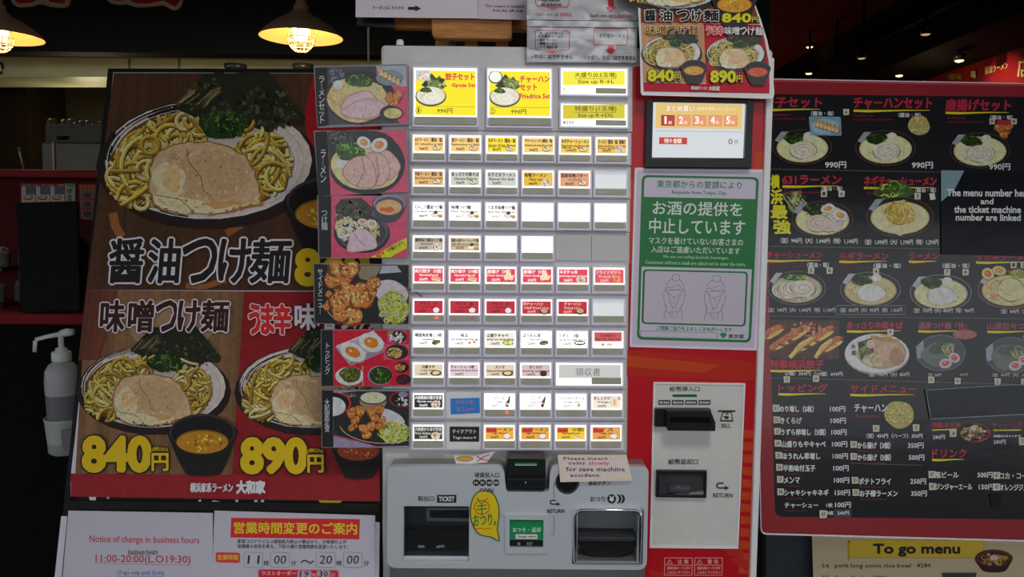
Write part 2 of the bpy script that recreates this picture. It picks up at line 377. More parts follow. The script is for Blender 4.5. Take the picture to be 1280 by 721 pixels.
def cup(I, cx, cy, s, soup=(150, 104, 28), d=1.0):
    I.push(cx, cy, s)
    I.poly(smooth([(-41, -14), (-38, 8), (-24, 38), (-14, 46), (16, 46), (26, 38), (38, 8), (41, -14), (0, -30)]), (20, 18, 18))
    I.ell(0, -8, 41, 23, (44, 38, 36)); I.ell(0, -7, 39, 21, (18, 16, 16)); I.ell(0, 4, 33, 15, np.array(soup) * .75); I.ell(0, 5, 31.5, 14, soup)
    I.specks(0, 6, 26, 10, [np.minimum(np.array(soup) * 1.3, 255), np.array(soup) * .7, np.minimum(np.array(soup) * 1.6 + 20, 255)], int(36 * d), 1.8)
    I.pop()
def spiral(I, cx, cy, rx, ry, col, line, rot=0, turns=2.2):
    I.blob(cx, cy, rx, ry, np.array(line) * .8, rot, .05, 22); I.blob(cx, cy, rx * .95, ry * .95, col, rot, .05, 22)
    a = np.linspace(0, turns * 6.28, 34); r = np.linspace(.12, .82, 34); I.line(np.stack([cx + rx * r * np.cos(a), cy + ry * r * np.sin(a)], 1), rx * .06, line)
    I.specks(cx, cy, rx * .8, ry * .8, [np.array(col) * .92, np.minimum(np.array(col) * 1.08, 255)], 22, rx * .07)
def egg(I, cx, cy, rx, ry, rot=0, yolk=(215, 105, 40), white=(190, 185, 178)):
    I.ell(cx, cy + ry * .12, rx * 1.04, ry * 1.02, np.array(white) * .6, rot); I.ell(cx, cy, rx, ry, white, rot); I.ell(cx, cy, rx * .58, ry * .56, np.array(yolk) * .85, rot); I.ell(cx, cy, rx * .5, ry * .48, yolk, rot)
    I.ell(cx - rx * .15, cy - ry * .15, rx * .13, ry * .1, (240, 200, 150), rot)
def ramen(I, cx, cy, s, soup=(166, 156, 112), top='one', rim=(52, 42, 38), d=1.0, br=1.0):
    b = lambda *c: np.array(c) * br
    I.push(cx, cy, s)
    I.ell(0, 3, 38, 23, b(18, 16, 16)); I.ell(0, 0, 38, 22.5, rim); I.ell(0, 0, 37, 21.6, b(26, 20, 20)); I.poly([(-35, -9), (-27, -20), (-18, -20), (-30, -6)], b(120, 124, 130))
    I.ell(0, 1, 33, 18.5, np.array(soup) * .8); I.ell(0, 1, 31.5, 17.4, soup)
    I.strands(0, 2, 29, 15, [np.array(soup) * 1.12, np.array(soup) * .88, b(196, 184, 110)], int(34 * d), 14, 1.3, curl=2)
    I.specks(0, 2, 30, 16, [np.minimum(np.array(soup) * 1.25, 230), np.array(soup) * .9], int(30 * d), 1.2)
    if top in ('one', 'egg'): spinach(I, -11, -12, 13, 7, int(26 * d), br); I.ell(8, -15, 6, 4.5, b(176, 172, 160))
    if top == 'one': spiral(I, 1, 4, 17.5, 11.6, b(184, 170, 156), b(156, 138, 122))
    if top == 'egg':
        for x in (13, 5, -8): spiral(I, x + 3, 5, 15 if x < 0 else 11, 11, b(176, 160, 150), b(142, 122, 110))
        egg(I, 7, -13, 9, 5, -10); egg(I, 22, -5, 9, 6.5, 10)
    if top == 'slices':
        for i, x in enumerate((-16, -9, -1, 8)): spiral(I, x, 4 - i * 1.2, 17, 11, b(158, 142, 132), b(118, 98, 88), 8, 1.6)
        spinach(I, -4, -14, 16, 4, 20, br * 1.6)
    if top == 'onion':
        for a in range(0, 360, 45): I.ell(18 * math.cos(math.radians(a)), 2 + 10 * math.sin(math.radians(a)), 9, 6.5, b(176, 164, 128), a)
        I.blob(0, -4, 17, 13, b(160, 130, 50), 0, .1, 20); I.strands(0, -5, 18, 14, [b(200, 176, 90), b(176, 146, 60), b(150, 116, 44), b(214, 196, 130)], int(60 * d), 16, .9, curl=2)
    I.pop()
def karaage(I, cx, cy, rx, ry, n=7, d=1.0, br=1.0):
    b = lambda *c: np.array(c) * br
    for i in range(n):
        a = 6.28 * i / n + .4; r = .55 if i else 0; x, y = cx + rx * r * math.cos(a), cy + ry * r * math.sin(a); q = rx * .5
        I.blob(x, y, q * 1.05, q * .88, b(88, 46, 20), rnd.random() * 180, .16, 18); I.blob(x, y - q * .06, q * .95, q * .78, b(146, 86, 42), rnd.random() * 180, .16, 18)
        I.specks(x, y - q * .1, q * .8, q * .62, [b(176, 116, 62), b(128, 66, 30), b(192, 144, 92), b(160, 98, 50)], int(46 * d), q * .13)
def cabbage(I, cx, cy, rx, ry, n=70, br=1.0):
    I.blob(cx, cy, rx * .9, ry * .9, np.array((104, 112, 30)) * br, 0, .1, 20)
    I.strands(cx, cy, rx, ry, [np.array(q) * br for q in ((150, 162, 48), (186, 192, 104), (128, 140, 34), (204, 206, 150))], n, rx * .8, rx * .045, curl=2.5)
def gyoza(I, x0, y0, x1, y1, w_, n=5, d=1.0, br=1.0):
    for i in range(n):
        t = (i + .5) / n; x, y = x0 + (x1 - x0) * t, y0 + (y1 - y0) * t
        I.blob(x, y, w_ * .62, w_ * 1.0, np.array((96, 56, 24)) * br, 25, .08, 16); I.blob(x - w_ * .1, y - w_ * .1, w_ * .5, w_ * .86, np.array((186, 132, 74)) * br, 25, .1, 16)
        I.blob(x + w_ * .12, y + w_ * .25, w_ * .3, w_ * .45, np.array((214, 190, 148)) * br, 25, .2, 12)
        I.specks(x - w_ * .15, y - w_ * .25, w_ * .34, w_ * .5, [np.array((150, 86, 36)) * br, np.array((208, 150, 86)) * br], int(14 * d), w_ * .09)
def rice(I, cx, cy, r, col=(176, 156, 88), br=1.0):
    I.blob(cx, cy, r, r * .92, np.array(col) * .8 * br, 0, .05, 24); I.specks(cx, cy, r * .92, r * .84, [np.array(col) * br, np.array(col) * .75 * br, np.array(col) * 1.15 * br, np.array((150, 100, 50)) * br], 120, r * .07)
# ------------------------------------------------------------------ materials
GM, GL, GR = 2.2, 3.0, 3.0                  # paper-white over photo-white for the machine, the left board, the right board
INK = inkmat('printed_paper', 0.55)
GLOSS = inkmat('laminated_print', 0.2, bump=0.2, spec=.16); BGL = inkmat('board_print_gloss', 0.14, bump=.25, spec=.38)
PHOTO = photomat('photo_print', .5); PHOTOG = photomat('laminated_photo_print', .16, .25, .4)
WAVY = inkmat('sheeted_print', 0.16, spec=.4, bump=0.6, bscale=45)
LIT = inkmat('backlit_film', 0.4, lit=1.0)
SCREENM = inkmat('screen_picture', 0.15, lit=1.0)
m_case = mat('painted_steel', (150, 150, 148), 0.42, noise=0.04, nscale=60, g=GM)
m_white = mat('cream_painted_edge', (182, 180, 172), 0.4, noise=0.03, g=GM)
m_panel = mat('button_panel_grey', (148, 146, 146), 0.5, noise=0.03, g=GM)
m_gap = mat('seam_shadow_gap', (62, 60, 62), 0.7, noise=0.1)
m_red = mat('red_decorated_panel', (140, 16, 24), 0.22, noise=0.04, nscale=8, g=GM)
m_silver = mat('silver_coin_panel', (150, 154, 158), 0.38, 0.25, noise=0.03, nscale=200, g=GM)
m_silver_dark = mat('brushed_tray_metal', (112, 112, 110), 0.3, 0.4, noise=0.05, nscale=20, g=GM)
m_frame = mat('clear_plastic_frame', (160, 158, 167), 0.15, noise=0.05, emit=(200, 200, 212), es=0.1, g=GM)  # faint emission stands in for backlight spilling through the plastic
m_key = mat('grey_button_key', (126, 125, 112), 0.3, noise=0.06, nscale=80, g=GM)
m_glow = mat('white_backlight', (240, 242, 240), 0.4, noise=0.01, emit=(255, 255, 252), es=1.04)
m_dim = mat('dim_backlight', (190, 200, 200), 0.4, noise=0.02, emit=(200, 212, 214), es=0.45)
m_led = mat('red_led', (255, 40, 20), 0.3, noise=0.02, emit=(255, 60, 30), es=4)
m_black = mat('black_plastic', (26, 26, 28), 0.28, noise=0.15, g=1.4)
m_blackmatt = mat('matt_black', (14, 14, 14), 0.8, noise=0.2, g=1.0, spec=.1)
m_dark = mat('dark_interior', (52, 54, 56), 0.3, noise=0.1, g=1.5)
m_chrome = mat('chrome', (200, 202, 206), 0.12, 1.0, noise=0.03, g=1.2)
m_green = mat('green_lens', (20, 90, 50), 0.2, noise=0.1, emit=(30, 120, 70), es=0.15)
m_paperM = mat('white_paper', (160, 154, 164), 0.6, noise=0.02, g=GM)
m_lam = mat('laminate_edge', (170, 160, 176), 0.15, noise=0.05, nscale=12, g=GM)
m_bill = mat('bill_plate_steel', (158, 156, 152), 0.4, noise=0.03, nscale=50, g=GM)
m_clear = clearmat('clear_flap', (0.9, 0.92, 0.94), 0.03, 0.05)
m_sleeve = clearmat('clear_sleeve', (0.97, 0.97, 0.98), 0.02, 0.12, 0.9)
m_pine = mat('varnished_pine', (130, 86, 44), 0.4, noise=0.22, nscale=14, stretch=(2, 14, 14), g=GM)
m_board = mat('board_frame_black', (22, 21, 19), 0.5, noise=0.2, g=1.5, spec=.15)

# ------------------------------------------------------------------ the setting
VM = vplane(0.0)                             # front of the ticket machine
g = Geo().box((-60, -60, -0.05), (60, 8.2, 0)); struct(g.build('floor', mat('dark_floor_tiles', (58, 56, 54), 0.6, noise=0.2, nscale=5, g=.7)))
m_ceil = mat('dark_red_ceiling', (60, 16, 14), 0.7, noise=0.15, nscale=3, g=5)
struct(Geo().box((0.62, 0.45, 2.9), (4, 8, 3.0)).build('ceiling', m_ceil))
m_redwall = mat('red_dining_wall', (130, 16, 18), 0.6, noise=0.1, nscale=4, g=1.6)
struct(Geo().box((3.0, 0.45, 0), (3.1, 8, 2.9)).build('wall_right', m_redwall))
struct(Geo().box((-3.1, 0.45, 0), (-3.0, 8, 3.0)).build('wall_left', m_blackmatt))
struct(Geo().box((-3.1, 8, 0), (3.1, 8.1, 3.0)).build('wall_back', mat('dim_red_back_wall', (30, 6, 6), 0.7, noise=0.1)))
struct(Geo().box((0.55, 0.75, 0), (0.62, 8, 3.0)).build('wall_partition', m_blackmatt))
struct(Geo().box((-3.0, 0.45, 2.9), (0.55, 8, 3.0)).build('trim_1', m_blackmatt))
struct(Geo().box((-9, -6.2, 3.0), (9, 0.34, 3.2)).build('trim_3', mat('unseen_canopy', (34, 32, 32), .8, noise=.1, g=1)))  # unseen canopy slab, added and sized to shape sky light and reflections
struct(Geo().box((-4, 0.35, 2.35), (4, 0.45, 3.4)).build('trim_2', m_blackmatt))     # unseen lintel added above the frame to cut skylight
# black duct and spot rail of the dining room
tag(Geo().box((2.5, 0.6, 2.5), (2.999, 7.9, 2.899)).build('ceiling_duct', mat('black_duct', (26, 23, 17), 0.8, noise=0.2, g=1.6, spec=.1)), 'long black ceiling duct along the red wall', 'duct')
rail = thing('spotlight_rail', 'black ceiling track rail carrying small spotlights', 'track rail', (2.3, 1.0, 2.6))
Geo().box((2.285, 1.2, 2.6), (2.315, 7.6, 2.63)).build('rail_bar', m_blackmatt, rail)
for y in (2.2, 4.6, 7.2): Geo().tube([(2.3, y, 2.615), (2.3, y, 2.9)], 0.012).build('hanger', m_blackmatt, rail)
m_bulb = mat('warm_bulb', (255, 220, 150), 0.4, noise=0.01, emit=(255, 205, 120), es=6)
m_bulbdim = mat('weak_bulb', (200, 170, 110), 0.4, noise=0.01, emit=(230, 190, 120), es=0.6)
spots = [(1077, 73, 4.01, 'black spotlight aimed away, third from the right on the rail', 0), (1157, 43, 3.2, 'black spotlight with dim lens under the high end of the rail', 0),
         (1011, 92, 4.95, 'glowing spotlight right above the left part of the red menu board', 1)]
for px, py, Y, lab, on in spots:
    p = at(px, py, Y); t = thing('spotlight', lab, 'spotlight', p)
    Geo().lathe(p, [(0.001, 0.07), (0.02, 0.066), (0.028, 0.0), (0.024, 0.0), (0.001, 0.012)], 16).build('lamp_head', m_black, t, True)
    Geo().tube([p + (0, 0, 0.06), (p[0], p[1], 2.9)], 0.01).build('stem', m_black, t)
    Geo().lathe(p, [(0.024, 0.001), (0.018, -0.004), (0.001, -0.006)], 16).build('lens', m_bulb if on else m_bulbdim, t, True)
for px, py, lab in ((1199, 76, 'glowing recessed downlight beside the red lit wall patch'), (1124, 94.5, 'glowing downlight just above the middle of the red menu board'), (1012, 59, 'small far ceiling downlight left of the rail')):
    Y = 3.0 / ((px - 640) / 1000) - 1.25 - 0.4 if px > 1100 else 5.4
    p = at(px, py, Y); t = thing('downlight', lab, 'light', p)
    Geo().lathe(p, [(0.001, 0.04), (0.034, 0.04), (0.034, 0), (0.028, 0), (0.028, 0.006)], 16).build('housing', m_black, t, True)
    Geo().lathe(p, [(0.027, 0.004), (0.02, -0.005), (0.001, -0.01)], 16).build('bulb', m_bulb, t, True)
    Geo().tube([p + (0, 0, 0.035), (p[0], p[1], 2.9 if p[0] < 2.5 else 2.5)], 0.006).build('stem', m_black, t)
l = bpy.data.lights.new('wall_spot', 'SPOT'); l.energy = 30; l.spot_size = math.radians(38); l.spot_blend = 0.9; l.color = (1, .75, .55)
o = bpy.data.objects.new('wall_spot', l); C.objects.link(o); wp = at(1238, 80, 3.75); o.location = (2.2, 3.6, 2.45)
o.rotation_euler = (Vector((3.0, 3.75, 2.25)) - o.location).to_track_quat('-Z', 'Y').to_euler()
point('added_dining_fill', (1.0, 6.0, 1.6), 9, (1, .72, .5), .25); point('downlight_glow', (2.72, 4.1, 2.28), .7, (1, .78, .5), .04); point('added_kitchen_fill', (-2.2, 3.0, 1.9), 2.0, (1, .85, .6), .1)  # dining and kitchen points are added fills without fixtures; the middle one is the downlight
# lettering on the red wall
class WallS(Surf): pass
SW = Surf((2.995, 3, 1), (-1, 0, 0)); SW.u = np.array([0, 1.0, 0]); SW.v = np.array([0, 0, 1.0])
I = Ink(SW, 0.0, 1.6)
I.text('醤油ラーメン', 1231, 84, 1260, 93, (205, 180, 110), .02, 1, sl=-.25); 
o = I.build('wall_lettering', INK); tag(o, 'cream ramen lettering painted high on the red wall', 'lettering')
I = Ink(SW, 0.0, 1.6); I.text('店', 1272, 74, 1288, 96, (200, 180, 120), .03, 1); tag(I.build('wall_lettering', INK), 'large cream character on the red wall at the photo edge', 'lettering')
I = Ink(SW, 0.0, 1.6); I.text('味', 1214, 88, 1220, 98, (220, 190, 120), .03, 1, out=(70, 16, 12), ow=.8); I.text('噌味', 1186, 92, 1202, 100, (150, 120, 60), .03, 1); tag(I.build('wall_lettering', INK), 'smaller cream characters low on the red wall', 'lettering')

# ------------------------------------------------------------------ ticket machine
xl = VM.world([(476.5, 300)])[0][0]; xrr = VM.world([(966, 100)])[0][0]; zt = VM.world([(640, 57.5)])[0][2]
TM = thing('ticket_machine', 'grey and red meal ticket vending machine with backlit menu buttons', 'vending machine', ((xl + xrr) / 2, 0.19, 0))
Geo().box((xl, 0, 0.0), (xrr, 0.42, zt)).build('casing', m_case, TM, bevel=0.006)
def onfront(px, py): return VM.uv([(px, py)])[0]
# cream edge strip at the right and the red decorated door panel
Geo().slab(VM, [(960, 72), (968.5, 72), (944.5, 760), (936.5, 760)], 0.0, 0.012).build('edge_trim', m_white, TM, bevel=0.002)
plate('door_panel', VM, rpoly([(789, 83), (960, 84), (937, 760), (782, 760)], [7, 0, 0, 0]), [], 0.0, 0.004, m_red, TM)
Geo().slab(VM, [(508, 76), (789, 78), (785, 566), (509, 566)], 0.0, 0.002).build('button_panel', m_panel, TM)
I = Ink(VM, 0.0042, GM)
OR, OR2 = (146, 52, 26), (138, 34, 26)
I.poly([(784, 437), (944, 452), (942, 476), (783, 470)], OR2); I.poly([(784, 444), (900, 456), (880, 466), (783, 458)], OR)
I.build('panel_band', GLOSS, TM); I = Ink(VM, 0.0042, GM)
I.poly([(787, 228), (796, 222), (790, 330), (785.5, 330)], OR); I.poly([(944, 190), (955, 189), (953, 212), (943, 211)], OR)
I.build('panel_streak', GLOSS, TM); I = Ink(VM, 0.0042, GM)
for i in range(12):
    y = 537 + i * 15.4; xl_ = 929.5 - i * .52; I.poly([(xl_, y), (946 - i * .55, y + 1), (945.6 - i * .55, y + 11), (xl_ - .3, y + 10)], OR)
I.poly([(902, 684), (928, 686), (930, 700), (912, 694)], OR2); I.poly([(912, 697), (940, 700), (938, 716), (925, 708)], OR2)
I.poly([(812, 712), (822, 714), (850, 722), (812, 722)], OR2)
I.build('panel_graphics', GLOSS, TM)
for x0, ttl in ((831, '注意'), (868.5, '警告')):
    I = Ink(VM, 0.0045, GM)
    pk = (196, 120, 116); q = [(x0, 697), (x0 + 34.5, 697.3), (x0 + 34, 719), (x0 - .5, 718.5)]; I.frame(q, .8, pk)
    I.line([(x0, 706), (x0 + 34, 706.4)], .7, pk); I.frame([(x0 + 6, 698.8), (x0 + 9.6, 704.6), (x0 + 2.4, 704.6)], .6, pk); I.rect(x0 + 5.7, 700.5, x0 + 6.3, 703.4, pk)
    for k, ch in enumerate(ttl): I.text(ch, x0 + 16 + k * 8, 699, x0 + 21.5 + k * 8, 704.6, pk, .02, 1)
    I.text('指詰注意カードに手を', x0 + 3, 708, x0 + 32, 711.6, pk, 0, 1); I.text('入れないでください', x0 + 3, 713.4, x0 + 32, 717, pk, 0, 1); I.build('warning_label', GLOSS, TM)

# rows of buttons ----------------------------------------------------
def rowx(c, y): return 514.2 + c * (45.75 - (y - 170) * 0.0034)
ROWS = {2: (166.5, 201.5, 3.2), 3: (209.5, 243.5, 3.0), 4: (250.5, 285.5, 2.6), 5: (292.5, 325, 2.2), 6: (331, 364.5, 2.0), 7: (371.5, 404, 1.6), 8: (411, 444.5, 1.4), 9: (451, 482.5, 1.2), 10: (489.5, 522, 1.0), 11: (529, 561.5, .6)}
OFFB = 0.006
def row_slab(y0, y1, sl):
    xr_ = rowx(6, (y0 + y1) / 2) + 1
    q = [(511, y0), (xr_, y0 + sl), (xr_ - .2, y1 + sl), (511, y1)]
    Geo().slab(VM, q, 0.002, OFFB).build('row_module', m_panel, TM, bevel=0.0008)
row_slab(80, 161.8, 3)
for r, (a, b, s_) in ROWS.items(): row_slab(a - 3.6 if r != 11 else a - 2.5, b + 2.2 if r != 11 else 563.6, s_)
def button(x0, y0, x1, y1, sl, draw, keyh=10.0, glow=m_glow, keyx=0.0, card=True, label=None, lcol=None):
    q = R4(x0, y0, x1, y1, sl); b = Geo().ring(VM, q, inset(q, 1.7), OFFB, OFFB + .009).slab(VM, q, OFFB, OFFB + .0012).build('button', m_frame, TM, label=label)
    iy = y1 - 3.4 - keyh
    i0 = R4(x0 + 2.2, y0 + 1.8, x1 - 2.2, iy + (keyh + 1 if keyx else 0), sl)
    Geo().slab(VM, i0, OFFB + .0012, OFFB + .004).build('light_panel', glow, b)
    kx = x0 + 3.2 + keyx
    Geo().slab(VM, R4(kx, iy + .6, x1 - 3.2, y1 - 3.0, sl), OFFB + (.0045 if keyx else .0012), OFFB + .0075).build('key', m_key, b, bevel=.0006)
    if draw:
        I = Ink(VM, OFFB + .0042, 1.0); I.sl = sl; draw(I, x0, y0, x1, iy); I.build('menu_card', LIT, b)
    return b
K = (58, 44, 34)
def mini(I, kind, x, y, s):
    if kind == 'bowl': I.ell(x, y, 5.6 * s, 3.6 * s, (66, 54, 48)); I.ell(x, y - .3, 4.9 * s, 2.9 * s, (236, 226, 190)); I.ell(x + .3, y, 2.4 * s, 1.6 * s, (206, 176, 150)); I.ell(x - 1.8 * s, y - 1.8 * s, 1.5 * s, .9 * s, (58, 80, 40))
    if kind == 'tsuke': I.ell(x - 2, y, 5.2 * s, 3.3 * s, (150, 146, 138)); I.ell(x - 2, y, 4.6 * s, 2.7 * s, (238, 228, 200)); I.poly([(x - 4, y - 2), (x - 1, y - 6), (x + 2, y - 3), (x - 1, y - 1)], (44, 52, 34)); I.ell(x + 5, y + 1.2, 3.1 * s, 2.3 * s, (52, 40, 34)); I.ell(x + 5, y + .8, 2.5 * s, 1.5 * s, (226, 170, 80))
    if kind == 'gyoza':
        for i in range(4): I.blob(x - 4 + i * 2.5, y + i * .5, 1.9, 2.7, (240, 214, 170), 25, .1, 10); I.blob(x - 4.2 + i * 2.5, y - .6 + i * .5, 1.1, 1.4, (214, 150, 90), 25, .1, 8)
    if kind == 'kara':
        for dx, dy in ((-3, 2), (3, 2), (0, -2), (0, 2)): I.blob(x + dx, y + dy, 3.4, 3.1, (250, 222, 180), 0, .2, 10); I.specks(x + dx, y + dy, 2.4, 2.2, [(220, 170, 120), (255, 240, 210)], 8, .6)
    if kind == 'rice': I.ell(x, y + .8, 4.6 * s, 3.7 * s, (110, 70, 74)); I.blob(x, y, 4.3 * s, 3.5 * s, (232, 224, 230), 0, .05, 16)
    if kind == 'fried': I.ell(x, y + .7, 6.2 * s, 4.4 * s, (36, 24, 22)); I.blob(x, y, 4.8 * s, 3.3 * s, (206, 160, 116), 0, .06, 16); I.specks(x, y, 4 * s, 2.6 * s, [(170, 110, 70), (236, 200, 150)], 16, .5)
    if kind == 'green': I.blob(x, y, 6 * s, 3.3 * s, (60, 84, 34), -8, .1, 16); I.strands(x, y, 5 * s, 2.6 * s, [(120, 150, 60), (34, 52, 20), (168, 190, 90)], 18, 4, .6)
    if kind == 'pale': I.blob(x, y, 6.6, 3.6, (120, 140, 40), 0, .1, 16); I.ell(x - 2.5, y, 2.6, 2.6, (206, 220, 120)); I.ell(x + 3, y - .2, 2.6, 2.8, (222, 230, 150))
    if kind == 'eggs':
        for dx in (-3, 3): I.ell(x + dx, y - dx * .15, 2.8, 2.1, (255, 236, 214)); I.ell(x + dx, y - dx * .15, 1.7, 1.3, (236, 120, 50))
    if kind == 'quail': I.ell(x, y, 7.2, 3, (70, 60, 50)); [I.ell(x - 4 + i * 2.6, y - .3, 1.6, 1.5, (250, 248, 240)) for i in range(4)]
    if kind == 'dark': I.ell(x, y, 4.4, 3.7, (50, 22, 22)); I.specks(x, y, 3.4, 2.7, [(90, 50, 50), (30, 14, 14)], 14, .6)
    if kind == 'blackbowl': I.ell(x, y, 7.6 * s, 3.8 * s, (40, 30, 24)); I.blob(x, y - .3, 5 * s, 2.6 * s, (232, 200, 140), 0, .1, 14)
    if kind == 'fries': I.strands(x, y, 5.5, 4, [(236, 170, 90), (214, 130, 60)], 30, 5, .9, curl=.4)
    if kind == 'beer': I.poly([(x - 2.4, y + 5.5), (x + 1.2, y + 6.6), (x + 3.2, y - 1), (x + 3.6, y - 7), (x + 2.2, y - 7.4), (x + .8, y - 2.4), (x - 1.4, y)], (34, 34, 26)); I.ell(x + .4, y + 2.6, 1.5, 1.7, (228, 220, 190))
    if kind == 'cola': I.poly([(x - 3, y + 5.6), (x + .4, y + 7), (x + 2.4, y + .4), (x + 3.6, y - 6.4), (x + 2.2, y - 7), (x - .6, y - 2)], (96, 30, 26)); I.poly([(x + 2, y - 4), (x + 3, y - 4), (x + 3.7, y - 7), (x + 2.2, y - 7.4)], (210, 50, 40)); I.rect(x - 1.8, y + 1, x + 1.4, y + 2.4, (230, 190, 180))
    if kind == 'ginger': I.ell(x, y, 2, 2.2, (124, 164, 60)); I.ell(x, y - .8, 1.2, .9, (206, 226, 150))
    if kind == 'orange': I.rect(x - 4.5, y - 6.5, x + 4.5, y + 5, (226, 218, 210)); I.rect(x - 1.2, y - 3.6, x + 1.2, y + 3.6, (232, 170, 30))
    if kind == 'plate': I.blob(x, y, 6, 5, (210, 200, 180), 0, .08, 14); I.specks(x, y, 4.4, 3.4, [(176, 110, 60), (120, 80, 50), (236, 226, 206)], 20, .9)
def card(bg, l1, l2, pr, kind, tc=K, x0f=.06, l3=None, pc=None, extra=None, full=1.0, m=3.6):
    def d(I, x0, y0, x1, yb):
        sl = I.sl; w_ = x1 - x0; a, b = x0 + m, x1 - m * .9; y_ = y0 + 4.2; h = yb - 1.8 - y_
        if bg is not None:
            I.rect(a, y_, a + (b - a) * full, y_ + h, bg, sl)
        g_ = lambda x: sl * (x - x0); pc_ = pc or tc
        n1 = sum(1 if ord(c) < 256 else 2 for c in l1); X1 = min(a + .8 + n1 * h * .135, b - 1)
        xs = a + 1 if n1 * h * .135 > (b - a) * .6 else (a + b) / 2 - n1 * h * .0675
        I.text(l1, xs, y_ + h * .06 + g_(a), X1 if xs == a + 1 else xs + n1 * h * .135, y_ + h * .34 + g_(a), tc, .05, 1, sl=sl)
        if l2:
            n2 = len(l2); e = min(a + 1.5 + n2 * h * .13, b - .8); s0 = a + 1 if e > b - 2 else (a + b) / 2 - n2 * h * .065
            e = e if s0 == a + 1 else s0 + n2 * h * .13
            I.text(l2, s0, y_ + h * .42 + g_(a), e, y_ + h * .61 + g_(a), tc, .04, 1, sl=sl)
        if l3: I.text(l3, a + 1, y_ + h * .60 + g_(a), a + (b - a) * .75, y_ + h * .70 + g_(a), tc, .04, 1, sl=sl)
        if pr: I.text(pr, a + (b - a) * .18, y_ + h * .72 + g_(a), a + (b - a) * (.18 + .07 * len(pr)), y_ + h * .94 + g_(a), pc_, .05, 1, sl=sl)
        if kind: mini(I, kind, x1 - 11.5, y_ + h * (.74 if kind not in ('beer', 'cola', 'orange', 'kara') else .52) + g_(x1), .92)
        if extra: extra(I, a, y_, b, y_ + h, sl)
    return d
TAN, YEL, WH, RD, DR = (250, 206, 128), (252, 226, 40), None, (226, 58, 82), (186, 30, 46)
W_ = (255, 240, 236)
def tint(col, f): return lambda I, a, y0, b, y1, sl: I.rect(a, y0 + .5, a + (b - a) * f, y0 + 1.0 + (y1 - y0) * .9, col, sl)
def redtag(I, a, y0, b, y1, sl): I.rect(a + 1, y0 + 1.6, a + 14, y0 + 7, (206, 44, 40), sl); I.text('お持ち帰り', a + 2, y0 + 3, a + 13, y0 + 5.8, (150, 30, 30), 0, 1)
